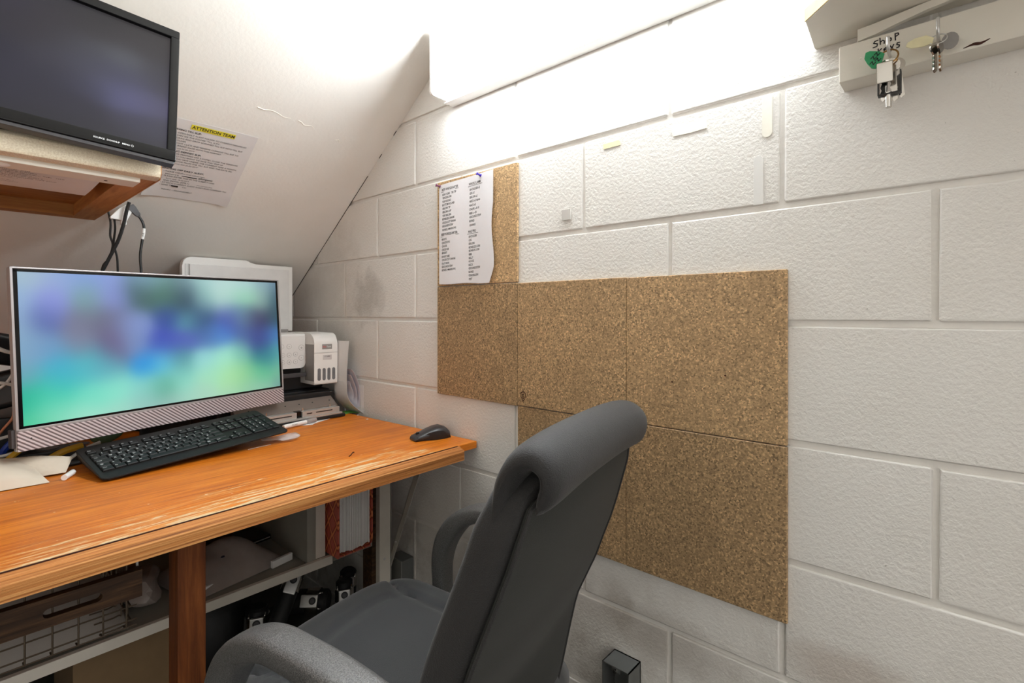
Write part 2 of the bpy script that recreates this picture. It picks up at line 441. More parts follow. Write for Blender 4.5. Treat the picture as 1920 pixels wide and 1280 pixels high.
# ---------------------------------------------------------------- strip light
lt = thing('strip_light', 'long glowing white fluorescent strip light mounted along the block wall', 'light', (0, .46, 1.68))
y0, y1 = -.58, .60
prof = [(-.034, 0), (-.080, .0), (-.085, .003), (-.087, .008), (-.087, .162), (-.084, .168), (-.078, .17), (-.034, .17)]
gl = B(); gl.loft([[V((x, y, z)) for x, z in prof] for y in (y0+.008, y1-.008)]); gl.obj('diffuser', GLOW, lt)
for y in (y0, y1-.008):
    e = B(); e.prism([(x*1.02, y, z*1.0-.001) for x, z in prof], (0, .008, 0), .0012); e.obj('end_cap', WWHITE, lt)
B().box(-.035, -.0005, y0, y1+.006, -.005, .172, .002).obj('mounting_pan', WWHITE, lt)
B().box(-.022, -.016, y1+.001, y1+.006, -.006, .002, .001).obj('end_clip', STEEL, lt)

# ---------------------------------------------------------------- cork tiles and what is pinned or stuck to the wall
def cork(y0, y1, z0, z1, label, mat, th=.0075):
    b = B(); b.box(-th, -.0008, y0, y1, z0, z1, .0012, 1)
    return tag(b.obj('cork_tile', mat), label, 'cork tile', 'cork tiles on the block wall')
g = .0006
cork(.8225, 1.125, 1.180, 1.474, 'topmost cork tile, paled by painted glare, mostly hidden behind the handwritten list', CORK3)
cork(.8225, 1.1245, .876, 1.178, 'cork tile directly below the handwritten list, with the exposed lower corner', CORK2, .0085)
ctm = cork(.5255, .8215, .878, 1.177, 'cork tile with a small burnt shield emblem in its lower corner', CORK, .0082)
ctr = cork(.224, .5245, .880, 1.176, 'upper cork tile at the outer end, two pinholes and a pale patch', CORK)
cork(.5255, .8215, .583, .876, 'cork tile half hidden behind the top of the black office chair', CORK2)
cork(.224, .5245, .583, .8785, 'lowest cork tile at the outer end, crumbling along its free edge', CORK2, .0082)
em = B()
def strokes(b, pts, w, x):
    for (a, c_) in zip(pts, pts[1:]):
        a, c_ = V((x, -a[0], a[1])), V((x, -c_[0], c_[1])); d = (c_-a).normalized(); s_ = V((0, -d.z, d.y))*w
        b.prism([a-s_-d*w*.3, a+s_-d*w*.3, c_+s_+d*w*.3, c_-s_+d*w*.3], (-.0003, 0, 0))
ex, ez = -.803, .9015
sh = [(0, .0115), (.0035, .0095), (.0072, .0085), (.0072, .001), (.0045, -.006), (0, -.0105), (-.0045, -.006), (-.0072, .001), (-.0072, .0085), (-.0035, .0095), (0, .0115)]
strokes(em, [(ex+a, ez+c_) for a, c_ in sh], .0009, -.0082)
strokes(em, [(ex, ez+.011), (ex, ez+.0165)], .0008, -.0082); strokes(em, [(ex, ez-.010), (ex+.0004, ez-.0155)], .0008, -.0082)
cc = [(.0030*math.cos(t), .0050*math.sin(t)) for t in [R(a) for a in range(50, 330, 28)]]
strokes(em, [(ex+a, ez+c_) for a, c_ in cc] + [(ex+.003, ez-.0005), (ex+.0005, ez-.0005)], .0009, -.0082)
em.obj('burnt_emblem', BURN, ctm, smooth=False)
for y, z in ((.325, .990), (.425, .970)):
    B().cyl((-.0078, y, z), (-.0074, y, z), .0018, n=10).obj('pinhole', BURN, ctr)

# handwritten cut list
lp = thing('handwritten_list', 'handwritten sheet listing butcher cuts in two columns, pinned to the cork', 'paper', (-.0105, 1.1115, 1.4635))
def lpx(u, v): return -.0012 - .004*max(0, (u-.12)/.09)**2*(.3+.7*v/.28) - .0008*math.sin(u*40)
grid = []
for i in range(29):
    v = i/28; row = []
    for j in range(17):
        u = j/16
        wv = .213 - (.0 if v < .3 else .005*math.sin((v-.3)*9)) - (max(0, v-.86)/.14)*.012
        uu = u*wv; zt = -.278*v + .006*u*(1-v*1.6) - .0012*math.sin(u*9)*v
        row.append(V((lpx(uu, v*.28), -uu, zt)))
    grid.append(row)
B().sheet(grid, .0004).obj('paper_sheet', PAPERL, lp)
L1 = ['BEEF HINDQUARTER', 'NEW YORK   TRI TIP', 'TENDERLOIN', 'TOP ROUND', 'BOTTOM ROUND', 'SIRLOIN TIP', 'SIRLOIN CAP', 'TOP SIRLOIN', 'BONELESS SHANK', 'CROSS-CUT SHANK', 'GROUND/STEW', 'BONES (+MARROW)']
L2 = ['BEEF FOREQUARTER:', 'RIB EYE', 'CHUCK EYE', 'CHUCK', 'CROSS RIB', 'BRISKET', 'SHORT RIBS', 'CROSS-CUT SHANK', 'FLAT IRON', 'GROUND/STEW', 'BONES (+MARROW)']
R1 = ['WHOLE LAMB:', 'SHOULDER x2', 'LEG x2', 'SIRLOIN x2', 'NECK x2 halves', 'RACK x2', 'CHOPS x 8-10', 'RIBS x ~20', 'GROUND/STEW', 'BONES', 'SHANKS']
R2 = ['HALF PIG:', 'SHOULDER', 'LEG', 'SIRLOIN', 'BONELESS LOIN', 'BONE-IN LOIN', 'RIBS', 'BELLY', 'HOCKS', 'NECK', 'GROUND/STEW', 'BONES', 'TENDERLOIN', 'FEET']
items = []; ul = []
def column(lines, u, v0, dv, title_w):
    for i, t in enumerate(lines):
        v = v0 - dv*i - (.004 if i else 0)
        if i == 0: items.append((t, u, v, .0092, .05, .02, .78, .015)); ul.append((u-.003, v-.0028, title_w))
        else:
            items.append(('·' + t if not t.startswith('NEW') else ' ' + t, u+.001+random.uniform(-.0008, .0008), v+random.uniform(-.0004, .0004), .0082, .08, .035, .76, .012))
column(L1, .012, -.018, .0098, .072); column(L2, .010, -.143, .0096, .076)
column(R1, .121, -.020, .0105, .055); column(R2, .118, -.146, .0094, .042)
LM = frame((-.0030, 0, 0), (0, -1, 0), (0, 0, 1))
# print sits on the curled sheet: displace each letter onto the surface
tx = text_mesh(items, 'lettering', INK, lp, LM)
uls = []
for u, v, w in ul:
    ub = B(); ub.prism([(-.003, -u, v), (-.003, -u-w, v+w*.03), (-.003, -u-w, v+w*.03-.0009), (-.003, -u, v-.0009)], (-.0001, 0, 0))
    uls.append(ub.obj('underline', INK, lp, smooth=False))
for o in [tx] + uls:
    for q in o.data.vertices:
        q.co.x = lpx(-q.co.y, -q.co.z) - .0007 + (q.co.x+.003)*.5
def pin(y, z, mat, label, tilt):
    t = thing('push_pin', label, 'push pin', (-.0118, y, z), (0, 0, 0), 'push pins holding the list')
    d = V((-1, tilt[0], tilt[1])).normalized()
    b = B()
    pr_ = [(0, .0042), (.0012, .0044), (.002, .0026), (.009, .0022), (.0105, .0040), (.0120, .0044), (.0128, .0036)]
    w = d.orthogonal().normalized(); q = d.cross(w)
    b.loft([[d*h + (w*math.cos(2*math.pi*k/14)+q*math.sin(2*math.pi*k/14))*r for k in range(14)] for h, r in pr_]); b.obj('pin_head', mat, t)
    B().cyl(-d*.004, d*.001, .0006, n=6).obj('pin_point', CHROME, t)
pin(1.108, 1.4605, MARO, 'maroon push pin at the outer top corner of the list', (.35, .2))
pin(.945, 1.462, PURP, 'bright purple push pin above the words whole lamb', (.35, .35))

def strip(pts, label, mat, name='adhesive_strip', rnd=0, th=.0012):
    b = B(); b.prism([(-.0004, y, z) for y, z in pts], (-th, 0, 0), .0003)
    tag(b.obj(name, mat), label, 'adhesive strip', 'old adhesive strips on the block wall')
def cap(y0, y1, z0, z1, ends):
    r = (y1-y0)/2; P = []
    if 't' in ends: P += [((y0+y1)/2 + r*math.cos(R(a)), z1-r + r*math.sin(R(a))) for a in range(0, 181, 20)]
    else: P += [(y1, z1), (y0, z1)]
    if 'b' in ends: P += [((y0+y1)/2 + r*math.cos(R(a)), z0+r + r*math.sin(R(a))) for a in range(180, 361, 20)]
    else: P += [(y0, z0), (y1, z0)]
    return P
strip([(.583, 1.4655), (.545, 1.466), (.541, 1.463), (.541, 1.4545), (.582, 1.454)], 'short yellowed torn adhesive strip above the middle of the wall', YELT)
strip([(.430, 1.459), (.424, 1.463), (.362, 1.4605), (.360, 1.446), (.390, 1.4445), (.426, 1.445)], 'long cream adhesive strip stuck horizontally below a mortar joint', TAPE)
strip(cap(.2485, .265, 1.405, 1.474, 'b'), 'upright cream adhesive strip touching the mortar joint above', TAPE)
strip(cap(.263, .279, 1.291, 1.376, 't'), 'upright white adhesive strip standing on the mortar joint below', TAPE2)
strip([(.692, 1.339), (.668, 1.3385), (.668, 1.315), (.691, 1.3145)], 'small square grey sticky pad beside the handwritten list', simple('grey_pad', (206, 202, 196), .5), 'sticky_pad', th=.003)

# ---------------------------------------------------------------- painted shelf, lath and key rail
b = B(); b.prism([(0, .184, 1.53), (-.006, .184, 1.53), (-.100, .178, 1.53), (-.150, .128, 1.53), (-.30, -.04, 1.53), (-.30, -.6, 1.53), (0, -.6, 1.53)], (0, 0, .020), .0015)
ps = tag(b.obj('painted_shelf', WPAINT), 'cream painted wall shelf with a cut corner above the key rail', 'shelf')
b = B(); b.prism([(-.098, .1795, 1.531), (-.1012, .1785, 1.531), (-.1515, .1285, 1.531), (-.302, -.04, 1.531), (-.2995, -.041, 1.531), (-.149, .127, 1.531)], (0, 0, .018)); b.obj('raw_edge', RAWEDGE, ps, smooth=False)
b = B(); b.box(-.045, -.0006, -.6, .1445, 1.449, 1.503, .0018)
kr = tag(b.obj('key_rail', WPAINT), 'cream painted timber rail with hooks and marker writing below the shelf', 'key rail')
# marker writing SHOP KEYS, drawn as pen strokes
wr_ = B()
def pen(pts, ox, oz, s=1.0):
    strokes(wr_, [(ox+a*s, oz+c_*s) for a, c_ in pts], .0007, -.0452)
OX, OZ = -.103, 1.484
pen([(.006, .012), (.002, .0115), (.0005, .009), (.005, .007), (.0045, .0035), (-.0005, .003)], OX+.001, OZ+.0005)
pen([(.0, .013), (.0005, .003)], OX+.009, OZ+.002); pen([(.0005, .0065), (.003, .0085), (.005, .007), (.005, .003)], OX+.009, OZ+.002)
pen([(.0025, .008), (.0, .006), (.0015, .0025), (.0045, .004), (.0045, .007), (.0025, .008)], OX+.0175, OZ+.003)
pen([(.0, .010), (.0005, .000)], OX+.0265, OZ+.005); pen([(.0, .0095), (.0035, .0095), (.0042, .007), (.0005, .0055)], OX+.0265, OZ+.005)
pen([(.0, .010), (.0, .001)], OX+.007, OZ-.010); pen([(.004, .009), (.0, .0055), (.004, .001)], OX+.007, OZ-.010)
pen([(.0, .005), (.004, .0055), (.003, .008), (.0, .006), (.001, .002), (.004, .002)], OX+.0135, OZ-.009)
pen([(.0, .009), (.0025, .005)], OX+.020, OZ-.0085); pen([(.005, .009), (.001, -.001)], OX+.020, OZ-.0085)
pen([(.005, .008), (.002, .0085), (.0015, .006), (.0045, .0045), (.004, .002), (.001, .0015)], OX+.027, OZ-.0075)
wr_.obj('marker_writing', INK, kr, smooth=False)
b = B(); b.tube([(-.0448, .004, 1.4525), (-.045, -.006, 1.4545), (-.0449, -.013, 1.4535), (-.0449, -.022, 1.4565)], lambda t: .0006+.0016*math.sin(3.1*t)**2, 6)
b.obj('dark_gouge', BURN, kr)
for y, z in ((-.06, 1.4595), (.117, 1.477)): B().sphere((-.0452, y, z), .0016, 8, (.3, 1, 1)).obj('nail_head', BURN if y < 0 else WPAINT, kr)
b = B()
lath = [(.121, 1.5035, .017), (.100, 1.506, .016), (.075, 1.512, .013), (.04, 1.519, .0105), (.0, 1.5235, .009), (-.06, 1.527, .006)]
b.loft([[V((-.046, y, z)), V((-.038, y, z)), V((-.038, y, min(z+h, 1.5295))), V((-.046, y, min(z+h, 1.5295)))] for y, z, h in lath])
tag(b.obj('wooden_lath', WPAINT), 'thin cream painted lath curving up between key rail and shelf', 'lath')
def hook(y, z, L, label):
    b = B(); b.tube([(-.044, y, z), (-.056, y, z), (-.066, y, z+.001), (-.071, y, z+.006), (-.0715, y, z+.013), (-.0715, y, z+L)], .0021, 10)
    b.sphere((-.0715, y, z+L), .0021, 8)
    tag(b.obj('rail_hook', STEEL), label, 'hook', 'hooks in the key rail')
hook(.082, 1.468, .017, 'grey steel hook carrying the green tagged key bunch')
hook(.029, 1.470, .021, 'grey steel hook carrying the two small bright keys')
def key_bm(L, w, t, head):
    b = B(); P = [(-.002, 0)]
    P = [(head*math.cos(R(a)), head*math.sin(R(a))) for a in range(-60, 241, 25)]
    blade = [(-w, -head*.8), (-w, -L), (0, -L-.003), (w*.7, -L+.001)]
    n = 7
    for i in range(n): 
        z = -L + .004 + (L-head-.004)*i/n; blade += [(w*(1.0 if i % 2 else .55), z)]
    P2 = P[::-1]
    poly = [(a, c_) for a, c_ in blade] + [(head*math.cos(R(a)), head*math.sin(R(a))) for a in range(-55, 236, 24)]
    b.prism([(-t/2, a, c_) for a, c_ in poly], (t, 0, 0)); return b
# bunch one
kb1 = thing('key_bunch', 'bunch of steel keys with a green tag on the outer hook', 'keys', (-.064, .082, 1.468), group='key bunches on the rail')
b = B(); b.tube([(-.002+.004*math.sin(t), .011*math.cos(t), -.008+.011*math.sin(t)) for t in [2*math.pi*k/16 for k in range(17)]], .0011, 8, False); b.obj('key_ring', simple('brass', (160, 122, 70), .3, .9), kb1)
for i, (dy, rx, dz, L) in enumerate(((.004, .05, -.022, .045), (-.004, -.05, -.021, .048), (-.009, -.10, -.020, .044))):
    o = key_bm(L, .0042, .0022, .0095).obj('steel_key', CHROME, kb1, smooth=False); o.location = (-.004+.004*i, dy, dz); o.rotation_euler = (rx, 0, R(-28+22*i))
b = B(); b.box(-.012, -.009, -.006, .013, -.046, -.017, .002); b.obj('silver_plate', CHROME, kb1)
b = B(); b.box(-.010, .002, -.014, .012, -.062, -.0605, .0005); b.box(-.010, .002, -.0145, -.013, -.062, -.032, .0004); b.box(-.010, .002, .0105, .012, -.062, -.032, .0004); b.obj('black_clip', BLKP, kb1)
b = B(); b.cyl((-.004, 0, -.058), (-.004, 0, -.080), .0042, .0036, 14, .0006); b.obj('steel_barrel', CHROME, kb1)
b = B(); P = [(.004, -.004), (.010, .001), (.021, .005), (.026, .004), (.0275, -.004), (.024, -.012), (.019, -.020), (.014, -.022), (.008, -.017)]
b.prism([(-.005, y, z) for y, z in P], (-.003, 0, 0), .0006); b.obj('green_tag', GRNT, kb1)
wb = B()
for k, (a, c_) in enumerate(((.012, -.003), (.016, -.007), (.011, -.011), (.017, -.014))):
    strokes(wb, [(-a-.004, c_), (-a-.001, c_+.003), (-a, c_-.002), (-a+.003, c_+.001)], .00055, -.0081)
wb.obj('tag_writing', INK, kb1, smooth=False)
# bunch two
kb2 = thing('key_bunch', 'two small bright keys with yellowed tape on the inner hook', 'keys', (-.064, .029, 1.470), group='key bunches on the rail')
b = B(); b.tube([(-.001+.006*math.sin(t), .0095*math.cos(t), -.004+.0085*math.sin(t)) for t in [2*math.pi*k/16 for k in range(17)]], .0007, 8, False); b.obj('key_ring', STEEL, kb2)
for i, (dy, rz) in enumerate(((.0035, 50), (-.0025, 70))):
    o = key_bm(.030, .003, .002, .007).obj('steel_key', CHROME, kb2, smooth=False); o.location = (-.004, dy, -.016); o.rotation_euler = (0, 0, R(rz))
b = B(); P = [(.004, -.002), (.012, .004), (.024, .004), (.032, .001), (.034, -.004), (.028, -.008), (.016, -.010), (.006, -.009)]
b.prism([(-.003, y, z) for y, z in P], (-.0016, 0, 0), .0004); b.obj('yellowed_tape', YELT, kb2)
b = B(); b.prism([(.004, .0-.012+.009*math.cos(R(a)), -.008+.011*math.sin(R(a))) for a in range(0, 360, 24)], (.002, 0, 0)); b.obj('grey_disc', PGREY, kb2)

# ---------------------------------------------------------------- desk
DZ = .766
dk = thing('desk', 'worn orange varnished wooden desk with a stripped front edge', 'desk', (0, .968, 0), (0, 0, R(2.3)))
b = B(); b.box(-1.98, -.004, 0, 1.36, DZ-.019, DZ, .002); b.obj('desk_top', DESK, dk)
b = B(); pr2 = [(-.0245, DZ-.031), (-.0245, DZ-.010), (-.021, DZ-.0045), (-.015, DZ-.004), (-.012, DZ-.0005), (-.006, DZ+.0005), (-.001, DZ-.0035), (-.001, DZ-.031)]
b.loft([[V((x, y, z)) for y, z in pr2] for x in (-1.98, -.0755)]); b.obj('front_trim', TRIM, dk, angle=25)
b = B(); b.box(-1.98, -.0755, -.0012, .0012, DZ-.004, DZ+.0004); b.obj('dark_seam', BURN, dk, smooth=False)
b = B(); b.box(-.688, -.645, .030, .073, 0, DZ-.019, .002); b.obj('leg', PINE, dk)
b = B(); b.box(-1.9, -1.86, .012, .055, 0, DZ-.019, .002); b.obj('leg', PINE, dk)

# ---------------------------------------------------------------- all-in-one computer on the desk
ai = thing('desktop_computer', 'silver all-in-one computer with a large blurred colourful screen on the desk', 'computer', (-.8484, 1.4068, .8256), Euler((-.0541, -.0153, .2332), 'XYZ'))
W, Hh = .61, .371; CH = .040
b = B(); b.box(0, W, .001, .016, 0, Hh, .003); b.obj('casing', SILV, ai)
b = B(); b.prism([(.004, .016, .004), (W-.004, .016, .004), (W-.004, .016, Hh-.004), (.004, .016, Hh-.004)], (0, .006, 0)); 
b.loft([[V((x, y, z)) for x, z in ((m, m), (W-m, m), (W-m, Hh-m), (m, Hh-m))] for y, m in ((.022, .004), (.034, .05), (.045, .09))]); b.obj('back_cover', BLKP, ai)
b = B()
for q in ((0, W, CH, CH+.005), (0, W, Hh-.0035, Hh), (0, .0045, CH, Hh), (W-.0045, W, CH, Hh)): b.box(q[0], q[1], -.0022, .002, q[2], q[3], .0008)
b.obj('silver_frame', SILV, ai)
b = B()
for q in ((.0045, W-.0045, CH+.005, CH+.010), (.0045, W-.0045, Hh-.0095, Hh-.0035), (.0045, .0115, CH+.005, Hh-.0035), (W-.0105, W-.0045, CH+.005, Hh-.0035)): b.box(q[0], q[1], -.0012, .002, q[2], q[3])
b.obj('black_border', BLKG, ai)
b = B(); b.box(.001, W-.001, -.0030, .002, .0005, CH, .0012); b.obj('speaker_bar', SPEAK, ai)
for x, r in ((.022, .0012),): B().sphere((x, -.003, .024), .0016, 8, (1, .3, 1)).obj('microphone', BLKP, ai)
b = B(); b.box(-.006, .002, .004, .022, .008, .045, .002); b.obj('side_latch', DGREY, ai)
# screen picture: soft colour patches in a vertex grid
PIC = [
 [(165,190,200),(150,172,212),(128,158,222),(140,158,218),(120,150,180),(125,170,170),(120,150,160),(165,205,205),(185,215,215),(175,205,210),(140,170,185),(110,135,155)],
 [(148,178,212),(140,150,220),(122,162,165),(140,150,222),(70,100,100),(82,125,108),(52,72,92),(150,195,190),(180,218,205),(150,215,175),(160,190,178),(68,98,112)],
 [(140,172,202),(88,104,168),(122,124,150),(108,108,132),(132,152,208),(52,72,160),(96,160,172),(52,78,120),(72,84,168),(110,150,168),(64,58,92),(56,90,100)],
 [(132,170,196),(112,150,196),(126,132,158),(108,98,136),(126,150,196),(66,82,180),(88,96,190),(84,120,180),(78,134,210),(76,98,158),(62,72,140),(72,120,180)],
 [(112,164,186),(66,172,208),(84,186,196),(92,178,196),(44,148,224),(96,192,222),(80,140,156),(150,216,216),(160,228,205),(120,190,176),(48,128,140),(88,160,170)],
 [(44,182,150),(60,204,172),(116,222,196),(140,230,206),(134,214,204),(88,164,140),(140,220,200),(162,226,188),(172,228,170),(150,212,150),(100,190,146),(118,186,150)],
 [(78,200,152),(156,224,196),(162,226,202),(160,216,198),(150,196,188),(150,186,178),(164,210,192),(170,214,190),(166,212,182),(150,202,172),(140,190,166),(112,156,152)]]
def screen(name, pic, x0, x1, z0, z1, y, parent, strength, nx=66, nz=40):
    bm = bmesh.new(); lay = bm.verts.layers.float_color.new('picture')
    rj = random.Random(2); jit = {(i, j): (rj.uniform(-.26, .26), rj.uniform(-.2, .2), rj.uniform(.40, .55), rj.uniform(.7, 1.4)) for i in range(len(pic)) for j in range(len(pic[0]))}
    def at(u, v):
        R_, Cc = len(pic), len(pic[0]); fx, fy = u*(Cc-1), v*(R_-1); tot = 0; acc = [0, 0, 0]
        for i in range(max(0, int(fy)-2), min(R_, int(fy)+4)):
            for j in range(max(0, int(fx)-2), min(Cc, int(fx)+4)):
                jx, jy, sg, ar = jit[(i, j)]
                w = math.exp(-((fx-j-jx)**2*ar+(fy-i-jy)**2/ar)/(2*sg**2)); tot += w
                for k in range(3): acc[k] += w*pic[i][j][k]
        return lin([x/tot for x in acc])
    vv = []
    for i in range(nz+1):
        row = []
        for j in range(nx+1):
            q = bm.verts.new((x0+(x1-x0)*j/nx, y, z1+(z0-z1)*i/nz)); q[lay] = (*at(j/nx, i/nz), 1); row.append(q)
        vv.append(row)
    for i in range(nz):
        for j in range(nx): bm.faces.new((vv[i][j], vv[i+1][j], vv[i+1][j+1], vv[i][j+1]))
    me = bpy.data.meshes.new(name); bm.to_mesh(me); bm.free(); me.shade_smooth()
    n = N(name + '_picture'); at_ = n.new('ShaderNodeAttribute'); at_.attribute_name = 'picture'
    n.col((.01, .01, .01)); n.link(at_.outputs['Color'], n.b.inputs['Emission Color']); n.b.inputs['Emission Strength'].default_value = strength
    n.set(.25, 0, .14)
    me.materials.append(n.m); o = bpy.data.objects.new(name, me); C.objects.link(o); o.parent = parent; return o
screen('screen', PIC, .0112, W-.0102, CH+.0095, Hh-.009, -.0004, ai, .72)
AI = Euler((-.0541, -.0153, .2332), 'XYZ').to_matrix().to_4x4().inverted() @ Matrix.Rotation(.2332, 4, 'Z')
b = B(); b.box(W/2-.06, W/2+.06, .052, .062, -.052, .16, .004, M=AI); b.obj('stand_neck', BLKP, ai)
b = B(); b.box(W/2-.11, W/2+.11, .02, .17, -.0590, -.0530, .003, M=AI); b.obj('stand_foot', BLKP, ai)

# ---------------------------------------------------------------- keyboard
kb = thing('keyboard', 'black full-size keyboard with white key legends tilted under the computer screen', 'keyboard', (-.7358, 1.275, .7722), Euler((.229, -.0590, .124), 'XYZ'))
KW, KD = .3984, .1632
b = B()
def rr(x0, x1, y0, y1, r, z, n=5):
    P = []
    for cx, cy, a0 in ((x1-r, y1-r, 0), (x0+r, y1-r, 90), (x0+r, y0+r, 180), (x1-r, y0+r, 270)):
        P += [V((cx+r*math.cos(R(a0+90*k/n)), cy+r*math.sin(R(a0+90*k/n)), z)) for k in range(n+1)]
    return P
wedge = lambda ring, z0, z1: [V((p.x, p.y, z0+(z1-z0)*p.y/KD)) for p in ring]
b.loft([wedge(rr(.006, KW-.006, .008, KD-.006, .008, 0), -.0055, -.026), wedge(rr(.002, KW-.002, .004, KD-.002, .010, 0), -.0045, -.016), rr(0, KW, 0, KD, .012, -.0028), rr(0, KW, 0, KD, .012, 0), rr(.0015, KW-.0015, .0015, KD-.0015, .011, .0012)])
b.obj('keyboard_body', KBODY, kb, angle=50)
for x in (.03, KW-.05): B().box(x, x+.02, KD-.03, KD-.012, -.034, -.020, .001).obj('foot', KBODY, kb)
UW = .01685; KX0, KY0 = .0096, .0295
kc = {}
def key(x, y, w, h=1.0, legend=None):
    k = (round(w, 2), round(h, 2))
    if k not in kc:
        q = B(); a, c_ = w*UW-.0012, h*UW-.0016
        q.loft([[V((s1*(a/2-m)+off[0], s2*(c_/2-m)+off[1], z)) for s1, s2 in ((-1, -1), (1, -1), (1, 1), (-1, 1))] for m, z, off in ((0, .0012, (0, 0)), (.0003, .0038, (0, 0)), (.0016, .0052, (0, .0003)))])
        me = q.mesh('key', True, 30); me.materials.append(KEYM); kc[k] = me
    o = bpy.data.objects.new('key', kc[k]); C.objects.link(o); o.parent = kb
    cx, cy = KX0 + (x+w/2)*UW, KY0 + (y+h/2)*UW; o.location = (cx, cy, 0)
    if legend: leg.append((legend, cx-w*UW/2+.0032, cy + (.0005 if len(legend) < 2 else .0012), .0068 if len(legend) < 2 else .0042, 0, 0, 1, .012))
leg = []
def krow(y, keys, x=0):
    for k in keys:
        if isinstance(k, tuple): t, w = k
        else: t, w = k, 1
        if t is not None: key(x, y, w, 1, t)
        x += w
krow(0, [('Ctrl', 1.25), ('Fn', 1.25), ('⊞', 1.25), ('Alt', 1.25), ('', 5.75), ('Alt', 1.25), ('▤', 1.25), ('Ctrl', 1.75)])
krow(1, [('⇧', 1.25), '«'] + list('ZXCVBNM') + [',', '.', '/', ('⇧', 2.75)])
krow(2, [('Caps', 1.75)] + list('ASDFGHJKL') + [';', "'", '#', ('', 1.25)])
krow(3, [('Tab', 1.5)] + list('QWERTYUIOP') + ['[', ']', ('←', 1.5)])
krow(4, ['~'] + list('1234567890') + ['-', '=', ('←', 2)])
krow(5.35, [('Esc', 1)] + [(None, .6)] + [('F%d' % i, 1) for i in range(1, 5)] + [(None, .5)] + [('F%d' % i, 1) for i in range(5, 9)] + [(None, .5)] + [('F%d' % i, 1) for i in range(9, 13)])
krow(5.35, ['Prt', 'Slk', 'Brk'], 15.25); krow(4, ['Ins', 'Hm', 'Pu'], 15.25); krow(3, ['Del', 'End', 'Pd'], 15.25)
krow(1, ['^'], 16.25); krow(0, ['<', 'v', '>'], 15.25)
krow(4, ['Nlk', '/', '*', '-'], 18.5); krow(3, list('789'), 18.5); krow(2, list('456'), 18.5); krow(1, list('123'), 18.5); krow(0, [('0', 2), '.'], 18.5)
key(21.5, 2, 1, 2, '+'); key(21.5, 0, 1, 2, 'En')
krow(5.35, ['', '', '', ''], 18.5)
text_mesh([l for l in leg if l[0]], 'lettering', INKW, kb, Matrix.Translation((0, 0, .0054)))
# crumpled plastic wedged under the keyboard's far corner
def crumple(name, mat, c, sz, label, cat, seed, n=14, amp=.35, grp=None, zmin=None):
    rnd = random.Random(seed); bm = bmesh.new(); bmesh.ops.create_icosphere(bm, subdivisions=3, radius=1)
    dirs = [(V((rnd.gauss(0, 1), rnd.gauss(0, 1), rnd.gauss(0, 1))).normalized(), rnd.uniform(.4, 1)) for _ in range(n)]
    for v in bm.verts:
        d = v.co.normalized(); s_ = 1
        for q, a in dirs:
            s_ -= amp*a*max(0, d.dot(q)-.72)/.28 * (1 if a > .6 else -.6)
        v.co = V((c[0] + d.x*s_*sz[0], c[1] + d.y*s_*sz[1], c[2] + d.z*s_*sz[2]))
        if zmin is not None: v.co.z = max(v.co.z, zmin)
    me = bpy.data.meshes.new(name); bm.to_mesh(me); bm.free(); me.shade_smooth(); me.set_sharp_from_angle(angle=R(28))
    o = bpy.data.objects.new(name, me); me.materials.append(mat); C.objects.link(o)
    return tag(o, label, cat, grp) if label else o
crumple('plastic_bag', PLAST, (-.345, 1.352, .7745), (.052, .030, .009), 'crumpled clear plastic bag squeezed under the numeric end of the keyboard', 'plastic bag', 3, zmin=DZ+.0005)
b = B(); b.tube([(-.445, 1.322, DZ+.001), (-.42, 1.327, DZ+.0012), (-.385, 1.332, DZ+.001)], .0008, 6); tag(b.obj('bent_pin', STEEL), 'thin silver wire lying on the desk before the keyboard', 'wire')

# ---------------------------------------------------------------- mouse
ms = thing('computer_mouse', 'black wireless mouse near the wall end of the desk', 'mouse', (-.068, 1.083, DZ), (0, 0, R(-14)))
def mouse_rings(k0, k1):
    rings = []
    prof_ = [(-.052, .0045, .016), (-.050, .010, .021), (-.04, .015, .0245), (-.025, .020, .0255), (-.008, .026, .027), (.010, .0315, .0290), (.027, .033, .0305), (.040, .028, .0300), (.048, .020, .026), (.0515, .011, .018)]
    for x, h, w in prof_:
        ring = []
        for k in range(24):
            a = 2*math.pi*k/24; ca, sa = math.cos(a), math.sin(a)
            yy = w*math.copysign(abs(ca)**.75, ca); zz = (h*.52 + h*.48*math.copysign(abs(sa)**.8, sa))
            ring.append(V((x, yy*(1-.12*(zz/h)), max(0, zz)+.0005)))
        rings.append(ring)
    return rings
b = B(); b.loft(mouse_rings(0, 1)); b.obj('mouse_body', simple('grey_black_shell', (52, 51, 53), .33, var=.03), ms, angle=60)
b = B()
for s_ in (-1, 1):
    P = [(-.050, .0035), (-.046, .011), (-.03, .0145), (-.012, .0205), (.008, .0245), (.025, .0225), (.04, .014), (.048, .0095), (.050, .003)]
    top = [V((x, s_*(.0185 + .012*math.exp(-((x-.018)/.034)**2)), z)) for x, z in P]
    b.loft([[V((p.x, p.y+s_*.0006, .0008)), V((p.x, p.y*1.0+s_*.0012, p.z*.5)), V((p.x, p.y*.97+s_*.0008, p.z)), V((p.x, p.y*.8, p.z*.8)), V((p.x, p.y*.8, .0008))] for p in top])
b.obj('side_grip', BLKP, ms, angle=50)
b = B(); b.cyl((-.036, -.003, .0158), (-.036, .003, .0158), .0055, n=16, bev=.001); b.obj('scroll_wheel', BLKG, ms)

